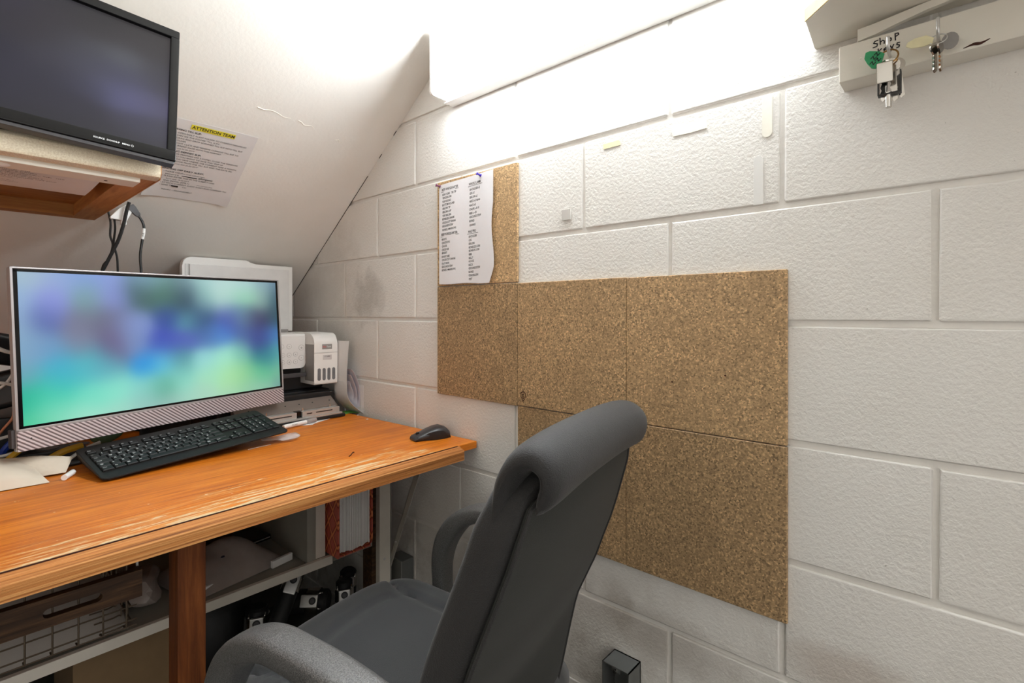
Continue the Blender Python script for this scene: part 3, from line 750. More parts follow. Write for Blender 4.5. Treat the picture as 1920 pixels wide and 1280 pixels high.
# ---------------------------------------------------------------- ink tank printer
pt = thing('ink_tank_printer', 'white ink tank printer with its scanner lid raised beside the wall', 'printer', (-.05, 1.60, DZ))
Z = lambda z: z-DZ
b = B(); b.box(-.397, -.001, .095, .30, Z(.845), Z(1.030), .006); b.box(-.397, -.001, .05, .30, 0, Z(.845), .004)
b.obj('body', BLKP, pt)
b = B(); b.box(-.397, 0, .062, .30, Z(1.012), Z(1.036), .006); b.obj('top_deck', PWHITE, pt)
# tilted control panel with rounded lower corner
P = [(-.37, Z(1.031)), (-.086, Z(1.031)), (-.083, Z(1.026))] + [(-.083-.016+.016*math.cos(R(a)), Z(.938)+.016*math.sin(R(a))) for a in range(0, -91, -15)] + [(-.37, Z(.922))]
b = B(); b.prism([(x, .058, z) for x, z in P], (0, .04, 0), .002); cp = b.obj('control_panel', PWHITE, pt)
bt = B(); items = []
for i, (x, z, r) in enumerate(((-.139, .995, .0075), (-.163, .995, .0065), (-.139, .967, .0068), (-.139, .944, .0068), (-.118, .969, .0068), (-.118, .944, .0068), (-.16, .967, .0068), (-.16, .944, .0068), (-.098, .990, .0085), (-.098, .956, .0085))):
    q = B(); q.loft([[V((x + rr_*math.cos(2*math.pi*k/20), y, Z(z) + rr_*math.sin(2*math.pi*k/20))) for k in range(20)] for y, rr_ in ((.0582, r), (.0572, r), (.0570, r*.9))]); q.obj('panel_button', PWHITE, cp)
    bt.loft([[V((x + (r+d)*math.cos(2*math.pi*k/20), .0577-yy, Z(z) + (r+d)*math.sin(2*math.pi*k/20))) for k in range(20)] for d, yy in ((.0000, 0), (.0006, 0), (.0006, .0003), (.0, .0003))], cap=False, close=True)
    items.append((('+', '-', 'o', '#', 'x', '=', '*', '<', '@', '>')[i], x, Z(z)-.0025, .007, 0, 0, 1, 0, 'CENTER'))
bt.obj('button_ring', PGREY, cp)['kind'] = 'stuff'
text_mesh(items, 'button_symbols', INKG, cp, frame((0, .0567, 0), (1, 0, 0), (0, 0, 1)))
# ink tank
TX0, TX1 = -.083, .0
prof = [(.0, Z(.868)), (-.002, Z(.874)), (-.002, Z(1.000))] + [(-.002+.040-.040*math.cos(R(a)), Z(1.000)+.038*math.sin(R(a))) for a in range(10, 91, 10)] + [(.14, Z(1.039)), (.14, Z(.868))]
b = B(); b.prism([(TX0, y, z) for y, z in prof], (TX1-TX0, 0, 0), .0025); tk = b.obj('ink_tank', PWHITE, pt, angle=40)
b = B(); b.box(TX0-.0006, TX0+.0004, .0, .062, Z(.880), Z(1.001), .0002); b.obj('tank_side', PGREY, tk)
B().box(TX0-.0008, TX1+.0006, -.0027, .12, Z(.9725), Z(.9737)).obj('lid_seam', PGREY, tk)
for i in range(4):
    x = TX0+.0165+.0172*i; q = B()
    q.prism([(x + .0055*math.cos(R(a)), -.0021, (Z(.9165) if a < 180 else Z(.8865)) + .0055*math.sin(R(a))) for a in list(range(0, 181, 20)) + list(range(180, 361, 20))], (0, -.0008, 0)); q.obj('ink_window', TANKG, tk)
b = B(); b.box(-.056, -.021, -.0032, -.0018, Z(.9845), Z(1.0015), .0008); b.obj('badge', PGREY, tk)
b = B(); b.box(-.053, -.022, -.0030, -.0018, Z(.9495), Z(.9655), .0005); b.obj('label', simple('label_grey', (206, 202, 200), .5), tk)
FM = frame((0, -.0034, 0), (1, 0, 0), (0, 0, 1))
text_mesh([('Eco', -.0535, Z(.9905), .0078, 0, 0, 1, .02)], 'badge_lettering', INKR, tk, FM)
text_mesh([('Tank', -.0405, Z(.9905), .0078, 0, 0, 1, .01)], 'badge_lettering', INKW, tk, FM)
text_mesh([('ET-2800', -.0475, Z(.9585), .0058, 0, 0, 1, .01)], 'label_lettering', INK, tk, FM)
# paper output: tray rails and lower front
b = B(); b.box(-.37, -.086, .046, .06, Z(.893), Z(.907), .002); b.obj('tray_rail', DGREY, pt)
b = B(); b.box(-.37, -.002, .012, .06, 0, Z(.842), .004); b.obj('front_tray', simple('tray_black', (38, 37, 37), .3), pt)
b = B()
for x, w in ((-.205, .010), (-.125, .014), (-.05, .016)): b.box(x, x+w, .0108, .012, Z(.812), Z(.826), .0003)
b.obj('tray_catch', DGREY, pt)
# raised scanner lid
LY = .25
P = [(-.392, Z(1.04)), (-.392, Z(1.255))] + [(-.392+.026-.026*math.cos(R(a)), Z(1.257)+.028*math.sin(R(a))) for a in range(15, 91, 15)] + [(-.199, Z(1.2865)), (-.190, Z(1.283)), (-.178, Z(1.2745)), (-.170, Z(1.272)), (-.041, Z(1.276)), (-.038, Z(1.273)), (-.038, Z(1.04))]
b = B(); b.prism([(x, LY, z) for x, z in P], (0, .026, 0), .003); b.obj('scanner_lid', PWHITE, pt)
b = B(); b.box(-.372, -.052, LY-.004, LY+.002, Z(1.045), Z(1.262), .002); b.obj('lid_pad', simple('pad_white', (226, 224, 221), .5), pt)
b = B()
for x in (-.384, -.379, -.3745): b.box(x, x+.001, LY-.0008, LY+.001, Z(1.20), Z(1.262))
b.obj('lid_grooves', PGREY, pt)
for x in (-.33, -.075): B().box(x-.016, x+.016, LY-.012, LY+.03, Z(1.034), Z(1.047), .002).obj('hinge', PGREY, pt)

# papers standing curled between printer and wall
def curled(name, label, path, z0, z1, lean, mat, grp, txt=None):
    P = spline([V((x, y, 0)) for x, y in path], 6); rows = 10; gridp = []
    for i in range(rows+1):
        t = i/rows; gridp.append([V((p.x + lean*t*t, p.y - .012*t*t*(j/len(P)), z0+(z1-z0)*t)) for j, p in enumerate(P)])
    return gridp
grp = 'loose papers beside the printer'
def sheet_obj(name, label, gridp, mat, cat='paper'):
    b = B(); b.sheet(gridp, .0005); return tag(b.obj(name, mat), label, cat, grp)
# front sheet: stands along the printer's side, its foot sweeping out toward the wall
gf = []
for i in range(19):
    t = i/18; z = DZ+.002 + .243*t; row = []
    for j in range(9):
        s_ = j/8
        x = -.0465 + .002*math.sin(2.6*s_) + .046*max(0, 1-t*3.2)**2.2 + .005*max(0, t-.55)*s_*2 - .004*math.sin(t*3.1)*s_
        row.append(V((min(x, -.001), 1.625 - .085*s_ - .022*max(0, 1-t*3.2)**2*s_, z + .008*s_*(t-.5)*0)))
    gf.append(row)
so_ = sheet_obj('printed_sheet', 'bowed printed sheet standing on edge against the side of the printer', gf, PAPER)
tb = B()
for k, (t, w) in enumerate(((.80, .5), (.755, .75), (.735, .65), (.70, .3), (.35, .5), (.32, .6), (.20, .7), (.17, .6), (.14, .75), (.11, .5))):
    i = t*18; i0 = int(i); f = i-i0
    for s0 in range(1, int(1+w*5)):
        a, c_ = gf[i0][s0].lerp(gf[i0+1][s0], f), gf[i0][s0+1].lerp(gf[i0+1][s0+1], f)
        o_ = V((-.0002, -.0009, 0)); tb.prism([a+o_, c_+o_, c_+o_+V((0, 0, .0014)), a+o_+V((0, 0, .0014))], (0, -.0001, 0))
tb.obj('print_lines', INKG, so_, smooth=False)
for k, (arc, lab) in enumerate((
    ([(-.037, .918), (-.022, .897), (-.007, .855), (-.0045, .815), (-.007, .786)], 'outermost rolled sheet in the curl of pages behind the printed sheet'),
    ([(-.037, .898), (-.028, .880), (-.016, .848), (-.013, .822), (-.016, .798)], 'middle rolled sheet in the curl of pages behind the printed sheet'),
    ([(-.037, .876), (-.034, .862), (-.026, .840), (-.024, .826), (-.026, .812)], 'innermost rolled sheet in the curl of pages behind the printed sheet'))):
    cv = spline([V((x, 0, z)) for x, z in arc], 5)
    gp = [[V((p_.x, 1.532+.004*k+.085*j/4, p_.z)) for j in range(5)] for p_ in cv]
    sheet_obj('rolled_sheet', lab, gp, simple('rolled_paper', (222, 218, 226), .7), 'paper')
gp = [[V((-.0022, 1.515+.05*j/3, DZ+.02+.075*i/5)) for j in range(4)] for i in range(6)]
sheet_obj('white_card', 'flat white card leaning on the wall behind the curled pages', gp, PAPER)
b = B(); b.prism([(-.060, 1.545, DZ+.0006), (-.028, 1.560, DZ+.0006), (-.003, 1.538, DZ+.0006), (-.004, 1.60, DZ+.0006), (-.055, 1.60, DZ+.0006)], (0, 0, .0012))
tag(b.obj('green_card', GREENC), 'green card lying on the desk under the curled papers', 'card')

# ---------------------------------------------------------------- hole punch bar, pen and scrap in front of the printer
hp = thing('paper_punch', 'long silver adjustable paper punch on a black base before the printer', 'paper punch', (-.24, 1.542, DZ), (0, 0, R(3)))
b = B(); b.box(-.16, .175, -.028, .05, .0005, .012, .003); b.obj('base', BLKP, hp)
b = B(); b.box(-.16, .165, -.026, .012, .0115, .017, .001); b.obj('base_plate', STEEL, hp)
b = B()
for x0, x1 in ((-.155, .012), (.030, .158)): b.box(x0, x1, -.020, .004, .017, .035, .0012)
b.obj('punch_bar', STEEL, hp)
b = B()
for x0, x1, in ((-.12, -.004), (.044, .062), (.075, .132)): b.box(x0, x1, -.0206, -.019, .0255, .0285, .0005)
b.obj('slot', BLKP, hp)
b = B(); b.box(.012, .030, -.014, .004, .016, .036, .001); b.obj('punch_head', BLKG, hp)
b = B()
for x in (-.075, .038, .132): b.cyl((x, -.006, .03), (x, -.006, .045), .0028, n=10); 
b.obj('punch_pin', CHROME, hp)
b = B(); b.loft([[V((x, y, z)) for y, z in ((.006, .030), (.006, .036), (.046, .062), (.052, .058), (.05, .030))] for x in (-.15, .166)]); b.obj('press_lever', simple('pewter', (142, 130, 122), .4, .5), hp, angle=25)
b = B()
for x in (-.11, .0, .045, .09, .15): b.sphere((x, .028, .0505), .0022, 8)
b.obj('rivet', BLKP, hp)
pn = thing('marker_pen', 'white capped pen lying in front of the paper punch', 'pen', (-.222, 1.493, DZ+.0085), (0, 0, R(15)))
B().cyl((-.07, 0, 0), (.012, 0, 0), .0062, n=16, bev=.001).obj('barrel', WWHITE, pn)
B().cyl((.010, 0, 0), (.048, 0, 0), .0074, n=16, bev=.0012).obj('cap', SILV, pn)
text_mesh([('0.5 mm', -.045, -.001, .0065)], 'lettering', INK, pn, frame((0, -.0064, .0005), (1, 0, 0), (0, -.2, 1)))
b = B(); b.prism([(-.238, 1.497, DZ+.0004), (-.20, 1.478, DZ+.0004), (-.185, 1.492, DZ+.0004), (-.112, 1.526, DZ+.0004), (-.19, 1.535, DZ+.0004)], (0, 0, .0008))
tag(b.obj('paper_scrap', PAPER), 'torn white paper scrap under the capped pen', 'paper')
b = B()
for i, (x, y, r) in enumerate(((-.045, 1.425, .0028), (-.03, 1.505, .002), (.0-.012, 1.37, .0022))): b.sphere((x, y, DZ+.001), r, 6, (1.6, 1, .5))
cb = b.obj('paper_crumbs', PAPER); cb['kind'] = 'stuff'; cb['label'] = 'tiny white crumbs scattered on the desk near the wall'; cb['category'] = 'crumbs'
b = B(); b.tube([(-.31, 1.083, DZ+.001), (-.301, 1.09, DZ+.0012), (-.287, 1.106, DZ+.001), (-.284, 1.104, DZ+.0015)], .0011, 6)
tag(b.obj('plastic_scrap', BURN), 'small bent dark sliver on the worn part of the desk', 'scrap')

# ---------------------------------------------------------------- clutter at the desk's far left
b = B(); b.tube([(-.784, 1.352, DZ+.0065), (-.775, 1.368, DZ+.0066), (-.766, 1.386, DZ+.0068)], .0056, 12, False)
tag(b.obj('white_stick', WWHITE), 'short white plastic stick lying beside the keyboard', 'stick')
pb = thing('paper_bag', 'crumpled cream paper bag lying at the edge of the desk', 'paper bag', (-.86, 1.40, DZ))
def bagsheet(cs, amp, sd):
    rnd = random.Random(sd); ph = [rnd.uniform(0, 6) for _ in range(6)]
    g_ = []
    for i in range(15):
        row = []
        for j in range(15):
            u, v = i/14, j/14
            p = cs[0]*(1-u)*(1-v) + cs[1]*u*(1-v) + cs[2]*u*v + cs[3]*(1-u)*v
            h = amp*math.sin(math.pi*u)**.6*math.sin(math.pi*v)**.6*(1+.35*math.sin(5*u+ph[0])*math.sin(4*v+ph[1])) + amp*.3*abs(math.sin(7*u+3*v+ph[2]))*math.sin(math.pi*u)*math.sin(math.pi*v)
            row.append(p + V((0, 0, h)))
        g_.append(row)
    return g_
b = B(); b.sheet(bagsheet([V((-.30, -.035, .002)), V((.055, -.045, .002)), V((.03, .05, .03)), V((-.3, .13, .085))], .034, 1), .0008); b.obj('bag_body', CANV, pb, angle=50)
b = B(); b.sheet(bagsheet([V((-.05, .02, .004)), V((.085, .005, .004)), V((.100, .035, .028)), V((-.03, .09, .04))], .012, 5), .0008); b.obj('bag_mouth', CANV, pb, angle=50)

def cable(pts, r, mat, label, grp='cables tangled behind the computer', name='cable', cat='cable', n=8):
    b = B(); b.tube(pts, r, n); return tag(b.obj(name, mat), label, cat, grp)
# black adapters and cables showing past the computer's left edge
for i, (c_, sz, rt_, lab) in enumerate((((-.875, 1.66, 1.025), (.07, .04, .035), .3, 'upper black power adapter in the cable tangle left of the screen'), ((-.872, 1.64, .925), (.065, .045, .04), -.2, 'lower black power adapter in the cable tangle left of the screen'))):
    t = thing('power_adapter', lab, 'adapter', c_, (0, .25*(1-2*i), rt_), 'power adapters behind the computer')
    b = B(); b.box(-sz[0], sz[0], -sz[1], sz[1], -sz[2], sz[2], .014, 4); b.obj('adapter_case', BLKP, t, angle=50)
    b = B(); b.cyl((sz[0]-.002, 0, 0), (sz[0]+.02, 0, -.004), .006, .0035, 10); b.obj('strain_relief', BLKP, t)
b = B(); b.box(-1.0, -.80, 1.58, 1.78, DZ+.001, .872, .006); tag(b.obj('black_box', BLKP), 'black device box under the power adapters left of the screen', 'device')
cable([(-.93, 1.58, 1.055), (-.88, 1.565, 1.035), (-.855, 1.56, 1.02), (-.82, 1.575, 1.008)], .0042, CABLEW, 'thick white cable sloping down past the upper adapter')
cable([(-.83, 1.57, 1.01), (-.838, 1.56, .985), (-.852, 1.555, .955), (-.872, 1.56, .935), (-.90, 1.57, .92)], .003, CABLEW, 'white cable bending down between the two adapters')
cable([(-.91, 1.56, .945), (-.868, 1.552, .953), (-.842, 1.556, .945), (-.81, 1.57, .93)], .0036, CABLEW, 'white cable arching just above the lower adapter')
cable([(-.835, 1.56, .91), (-.842, 1.552, .895), (-.845, 1.55, .875), (-.858, 1.55, .855), (-.867, 1.555, .84)], .0026, CABLEO, 'thin copper coloured twisted wire beside the lower adapter')
cable([(-.835, 1.545, .845), (-.845, 1.54, .828), (-.858, 1.54, .81), (-.868, 1.545, .79), (-.90, 1.56, .785)], .0065, CABLEU, 'thick blue network cable left of the screen corner')
cable([(-.90, 1.53, .838), (-.865, 1.53, .837), (-.835, 1.535, .845)], .0035, CABLEW, 'pale cable lying above the blue network cable')
cable([(-.90, 1.50, .806), (-.862, 1.495, .806), (-.835, 1.50, .811), (-.80, 1.52, .81)], .0034, CABLEW, 'pale cable crossing just under the blue network cable')
cable([(-.83, 1.49, .822), (-.85, 1.48, .806), (-.868, 1.475, .79), (-.885, 1.475, .775)], .0062, CABLEY, 'yellow cable left of the computer corner')
cable([(-.735, 1.50, .802), (-.765, 1.492, .798), (-.79, 1.488, .787), (-.805, 1.485, .775), (-.825, 1.49, .772)], .0075, CABLEY, 'thick yellow cable emerging below the computer corner')
cable([(-.70, 1.52, .80), (-.73, 1.51, .792), (-.76, 1.50, .775), (-.77, 1.50, .772)], .004, CABLEW, 'grey white cable beside the thick yellow one')
# behind and under the screen
cable([(-.47, 1.70, .86), (-.495, 1.69, .815), (-.515, 1.685, .78), (-.54, 1.69, .771)], .0035, CABLEW, 'pale cable looping down behind the keyboard middle', n=8)
cable([(-.44, 1.70, .80), (-.48, 1.69, .805), (-.52, 1.69, .795), (-.54, 1.70, .771)], .003, CABLEW, 'thin pale cable lying flat behind the keyboard middle')
cable([(-.57, 1.68, .86), (-.575, 1.66, .80), (-.58, 1.66, .772)], .004, CABLEO, 'brown cable hanging behind the keyboard')
ps_ = thing('power_strip', 'black power strip lying on the desk under the computer', 'power strip', (-.82, 1.535, DZ), (0, 0, R(0)))
b = B(); b.box(-.17, .095, -.03, .03, .0006, .034, .005); b.obj('strip_body', BLKP, ps_)
for i in range(5):
    b = B(); b.cyl((-.135+.055*i, 0, .0335), (-.135+.055*i, 0, .0352), .019, n=20); b.obj('outlet', DGREY, ps_)
cable([(-.83, 1.465, DZ+.006), (-.79, 1.46, DZ+.007), (-.75, 1.47, DZ+.006), (-.70, 1.485, DZ+.008), (-.66, 1.505, DZ+.006)], .0052, CABLEB, 'thick black cable along the desk under the computer corner')
cable([(-.68, 1.47, DZ+.005), (-.62, 1.50, DZ+.017), (-.54, 1.535, DZ+.017), (-.47, 1.55, DZ+.017), (-.40, 1.60, DZ+.006)], .0048, CABLEB, 'thick black cable winding behind the keyboard')
cable([(-.64, 1.57, .815), (-.60, 1.60, .80), (-.56, 1.64, .785), (-.50, 1.66, DZ+.005), (-.44, 1.67, DZ+.005)], .0042, CABLEB, 'black cable dropping from the power strip behind the screen')
crumple('mint_lid', GREENM, (-.66, 1.66, .795), (.04, .02, .03), 'mint green plastic lump behind the left part of the keyboard', 'plastic', 8, amp=.2, zmin=DZ+.0005)
crumple('clear_wrap', PLAST, (-.375, 1.545, .779), (.06, .026, .014), 'crumpled clear plastic wrap between the computer and the paper punch', 'plastic wrap', 11, zmin=DZ+.0005)
b = B(); b.box(-.82, -.47, 1.78, 2.0, DZ+.001, .83, .008); tag(b.obj('dark_box', BLKP), 'long dark box on the desk behind the computer stand', 'box')

# ---------------------------------------------------------------- upper shelf with monitor
sh = thing('monitor_shelf', 'thick stone-laminate shelf with raw wood frame underneath holding the upper monitor', 'shelf', (-.672, 1.13, 1.356))
X0 = -1.15
b = B()
fr = [(.0, .008), (.0, .028)] + [(.0+.012-.012*math.cos(R(a)), .026+.012*math.sin(R(a))) for a in range(20, 91, 14)] + [(.64, .038), (.64, .034), (.03, .034), (.03, -.001), (.010, -.001), (.003, .002)]
b.loft([[V((x, y, z)) for y, z in fr] for x in (X0, -.0012)]); b.obj('laminate_top', LAMI, sh, angle=30)
b = B(); b.prism([(.0005, y, z) for y, z in [(.001, .008), (.001, .028), (.012, .0365), (.64, .0365), (.64, .0), (.03, -.0015), (.010, -.0015)]], (-.0022, 0, 0)); b.obj('end_veneer', OAK, sh)
b = B(); b.box(-.048, -.001, .03, .64, .0, .034, .001); b.obj('side_rail', OAK, sh)
b = B(); b.box(X0, -.048, .595, .64, .0, .034, .001); b.obj('back_rail', OAKX, sh)
b = B(); b.box(X0, -.048, .03, .595, .030, .0355); b.obj('underside_board', OAKX, sh)
b = B(); b.box(X0, -.028, .022, .075, -.010, .0, .002); b.obj('batten', WPAINT, sh)
B().cyl((-.075, .05, -.0105), (-.075, .05, -.0095), .0028, n=10).obj('screw', BURN, sh)
B().sphere((-.215, .045, -.010), .014, 14, (1.1, .9, .35)).obj('grommet', WWHITE, sh)
# printed page taped to the underside
pg = thing('taped_page', 'printed page fixed flat under the monitor shelf', 'paper', (-.672, 1.13, 1.35))
b = B(); gpp = []
for i in range(7):
    row = []
    for j in range(12):
        u, v = j/11, i/6
        row.append(V((-.36 + .285*u, .076 + .27*v, .004 - .004*math.sin(v*3.1) + (.02*max(0, v-.75)/.25 if v > .75 else 0))))
    gpp.append(row)
b.sheet(gpp, .0005); b.obj('page', PAPERN, pg)
LT = []
for k in range(15):
    w = (34, 38, 44, 36, 40, 48, 44, 30, 42, 46, 30, 26, 38, 34, 30)[k]
    s_ = ''.join(random.choice('aeionrtsl  mcd') for _ in range(w))
    LT.append((s_, -.305, -(.092+.0125*k), .0095 if k < 6 else .0068, .1, 0, .95, .02 if k < 6 else .008))
# illegible small print on the page, read from below
tp = text_mesh(LT, 'small_print', INKG, pg, frame((0, 0, -.0012), (1, 0, 0), (0, -1, 0)))

mo = thing('monitor', 'gloss black monitor showing a dark blurred picture on the upper shelf', 'monitor', (-.660, 1.0905, 1.3755), Euler((-.2062, .0712, -.0448), 'XYZ'))
MW, MH = .4825, .280
b = B(); b.box(-MW, 0, .004, .018, .0065, MH-.003, .003); b.loft([[V((x, y, z)) for x, z in ((-MW+m, m+.03), (-m, m+.03), (-m, MH-m), (-MW+m, MH-m))] for y, m in ((.018, .012), (.045, .06))]); b.obj('back_case', BLKP, mo)
b = B()
for q in ((-MW, 0, .0065, .027), (-MW, 0, MH-.017, MH), (-MW, -MW+.015, .026, MH-.016), (-.0145, 0, .026, MH-.016)): b.box(q[0], q[1], -.004, .006, q[2], q[3], .0022)
b.obj('bezel', BLKG, mo)
b = B(); b.box(-MW+.004, -.002, -.001, .017, .0, .0065, .0015); b.obj('lower_lip', DGREY, mo)
D = [
 [(62,66,76),(70,76,92),(78,76,96),(74,66,86),(66,64,78),(64,62,70),(66,64,68),(70,66,68),(78,74,74)],
 [(92,126,138),(84,98,122),(92,88,150),(80,72,110),(68,64,80),(70,66,74),(74,70,74),(80,76,80),(84,80,84)],
 [(70,86,100),(64,64,86),(72,66,112),(62,58,72),(64,60,70),(70,66,74),(92,92,102),(112,114,124),(88,86,96)],
 [(58,54,66),(58,54,68),(58,54,70),(58,54,66),(60,58,74),(74,72,86),(92,92,110),(98,98,124),(92,90,104)],
 [(60,54,66),(66,62,86),(60,56,72),(58,55,66),(62,60,78),(66,64,80),(84,84,106),(122,122,170),(112,108,136)],
 [(58,54,60),(60,56,64),(60,56,66),(60,57,64),(64,62,78),(66,64,78),(72,70,84),(92,90,112),(96,94,108)],
 [(58,54,58),(58,54,60),(58,54,60),(60,56,62),(62,60,68),(64,62,70),(70,68,76),(78,76,84),(86,84,90)]]
screen('screen', D, -MW+.014, -.0140, .026, MH-.0165, .0035, mo, .42)
bx = [('SOURCE', -.1195, .0135, .0042, 0, 0, .95, .02), ('DOWN', -.1015, .0135, .0042, 0, 0, .95, .02), ('UP', -.0885, .0135, .0042, 0, 0, .95, .02), ('MENU', -.0805, .0135, .0042, 0, 0, .95, .02)]
text_mesh(bx, 'button_lettering', INKW, mo, frame((0, -.0044, 0), (1, 0, 0), (0, 0, 1)))
b = B(); pts = [(-.066 + .0018*math.cos(R(a)), -.0044, .0150 + .0018*math.sin(R(a))) for a in range(125, 416, 20)]
b.tube(pts, .0003, 6, False); b.tube([(-.066, -.0044, .0150), (-.066, -.0044, .0174)], .0003, 6, False); b.obj('power_symbol', INKW, mo)
MI = Euler((-.2062, .0712, -.0448), 'XYZ').to_matrix().to_4x4().inverted()
b = B(); b.box(-.30, -.20, .085, .10, .020, .14, .004, M=MI); b.box(-.36, -.14, .062, .20, .0205, .028, .003, M=MI); b.obj('stand', BLKP, mo)

# paper taped block, plugs and cords hanging from the shelf's back corner
wa = thing('white_adapter', 'white plug adapter bound to cords under the shelf corner', 'adapter', (-.62, 1.70, 1.376))
b = B(); b.prism([(.006, -.004, .022), (.022, -.004, .012), (.006, -.004, -.024), (-.004, -.004, -.020), (-.028, -.004, -.022), (-.030, -.004, -.016), (-.010, -.004, .010)], (0, .016, 0), .002); b.obj('plug_block', WWHITE, wa)
b = B(); b.box(-.006, .006, -.003, .010, -.034, -.018, .0015); b.obj('plug_tab', WWHITE, wa)
gcord = 'black cords hanging from the shelf'
cable([(-.612, 1.68, 1.402), (-.617, 1.682, 1.38), (-.624, 1.683, 1.34), (-.634, 1.685, 1.30), (-.645, 1.688, 1.27), (-.662, 1.692, 1.226), (-.68, 1.70, 1.18), (-.70, 1.72, 1.10), (-.70, 1.72, .835)], .0042, CABLEB, 'thickest black cord hanging in front of the white adapter', gcord, 'hanging_cord')
cable([(-.652, 1.71, 1.376), (-.647, 1.708, 1.345), (-.648, 1.706, 1.31), (-.643, 1.705, 1.285), (-.650, 1.71, 1.25), (-.664, 1.716, 1.22), (-.672, 1.725, 1.12), (-.672, 1.725, .835)], .0026, CABLEB, 'thin black cord leaving the outer side of the white adapter', gcord, 'hanging_cord')
cable([(-.640, 1.705, 1.36), (-.638, 1.704, 1.33), (-.641, 1.703, 1.29), (-.634, 1.704, 1.255), (-.632, 1.706, 1.22), (-.63, 1.71, 1.12), (-.63, 1.71, .835)], .0026, CABLEB, 'thin black cord crossing behind the thick one', gcord, 'hanging_cord')
pc = thing('plugged_cord', 'black cord with a chunky plug and a white wrapped label', 'cord', (-.60, 1.70, 1.385))
b = B(); b.tube([(.012, 0, -.012), (.022, 0, -.030), (.0255, 0, -.05), (.022, 0, -.075), (.017, 0, -.12), (.019, 0, -.17), (.022, .003, -.25), (.022, .006, -.45), (.022, .01, -.553)], .0034, 10); b.obj('cord', CABLEB, pc)
b = B(); b.loft([[V(c_) + V((.8, 0, .6))*dx*h + V((0, 1, 0))*dy*w for dx, dy in ((-1, -1), (1, -1), (1, 1), (-1, 1))] for c_, h, w in (((-.006, 0, .012), .007, .006), ((-.002, 0, .005), .0085, .007), ((.011, 0, -.011), .006, .005), ((.014, 0, -.016), .003, .003))]); b.obj('plug', DGREY, pc)
b = B(); b.tube([(.0255, 0, -.047), (.0245, 0, -.06), (.0215, 0, -.077)], .0041, 12, False); b.obj('wrapped_label', WWHITE, pc)
text_mesh([('III', 0, 0, .006), ('II', 0, -.006, .006)], 'lettering', INK, pc, frame((.0205, -.0044, -.064), (1, 0, 0), (0, 0, 1)))

# notice stuck on the soffit
sl = V((0, -1, .701)).normalized()
ny = 1.677
nt = thing('printed_notice', 'printed attention notice with a yellow highlighted heading stuck on the sloping soffit', 'notice', (-.588, ny, sof(ny)))
NM = frame((0, 0, 0), (1, 0, 0), sl)
g2 = []
for i in range(11):
    g2.append([NM @ V((.216*j/8 + (.004*i/10 if j == 8 else 0), .272*i/10, .0012 + .003*math.sin(math.pi*j/8)*0 + (.006*((j/8-.5)*2)**4*(1 if i < 2 else .3)))) for j in range(9)])
b = B(); b.sheet(g2, .0004); b.obj('paper_sheet', PAPERN, nt)
b = B(); b.prism([NM @ V(p) for p in ((.062, .2475, .0022), (.166, .2475, .0022), (.166, .2625, .0022), (.062, .2625, .0022))], NM.to_3x3() @ V((0, 0, .0003))); b.obj('highlight', YEL, nt, smooth=False)
T = [('ATTENTION TEAM', .0645, .2505, .0132, 0, 0, .90, .02)]
bd = [('SAVING TILL SLIP:', .028, .2365, .0078, 0, 0, 1, .02), ('SAVING DEPOSIT SLIP:', .028, .1665, .0078, 0, 0, 1, .02), ('SENDING OFF DAILY AUDIT:', .028, .1035, .0078, 0, 0, 1, .02)]
bo = ['• OPEN DAILY AUDIT FOLDER TO CURRENT MONTH SO YOU', '  CAN SEE THE FOLDER "TILL SLIPS".', '• DRAG AND DROP SCANNED TILL SLIP INTO TILL SLIP', '  FOLDER', '• RIGHT CLICK AND RENAME CURRENT TILL SLIP TO', '  CURRENT DATE WITH THIS FORMAT:']
body = [(t, .034, .2265-.0083*i, .0066) for i, t in enumerate(bo)]
body += [(t, .034, .1575-.0083*i, .0066) for i, t in enumerate(['• AFTER PRINTING OFF 2 COPIES, CLOSE THE WINDOW TO', '  A "DO YOU WANT TO SAVE THIS" POP UP', '• YES AND SAVE UNDER THE CURRENT YEAR & MONTH,', '  THE BOOK FROM THE TILL SLIP AND THE DATE, EG:'])]
body += [(t, .034, .0935-.0083*i, .0066) for i, t in enumerate(['• PLEASE USE', '   password is', '• PLEASE ENTER THIS IN THE SUBJECT LINE:', '• ', '   AND INITIAL (APPLY)', '• ATTACH CURRENT AUDIT SHEET AND SCANNED TILL SLIP', '• SEND TO            CC:', '•', '• THANKS ~ MANAGEMENT'])]
body += [('allorganic', .118, .0855, .0095, .15, 0, 1, .01)]
text_mesh(T + bd + body, 'lettering', INK, nt, NM @ Matrix.Translation((0, 0, .0027)))
text_mesh([('"ddd 25-02-2019"', .044, .1765, .0062), ('"deposit ddd 25-02-2019"', .044, .1243, .0062), ('use current date', .12, .0605, .006), ('office email address here', .072, .0935, .006), ('Store daily 18-02-2019', .044, .0686, .006)], 'lettering', INKG, nt, NM @ Matrix.Translation((0, 0, .0027)))
b = B()
for x0, x1, y, h in ((.078, .115, .0862, .0018), (.062, .078, .0436, .0045)): b.prism([NM @ V(p) for p in ((x0, y, .0027), (x1, y-.001, .0027), (x1, y+h, .0027), (x0, y+h, .0027))], NM.to_3x3() @ V((0, 0, .0002)))
b.obj('crossed_out', INK, nt, smooth=False)

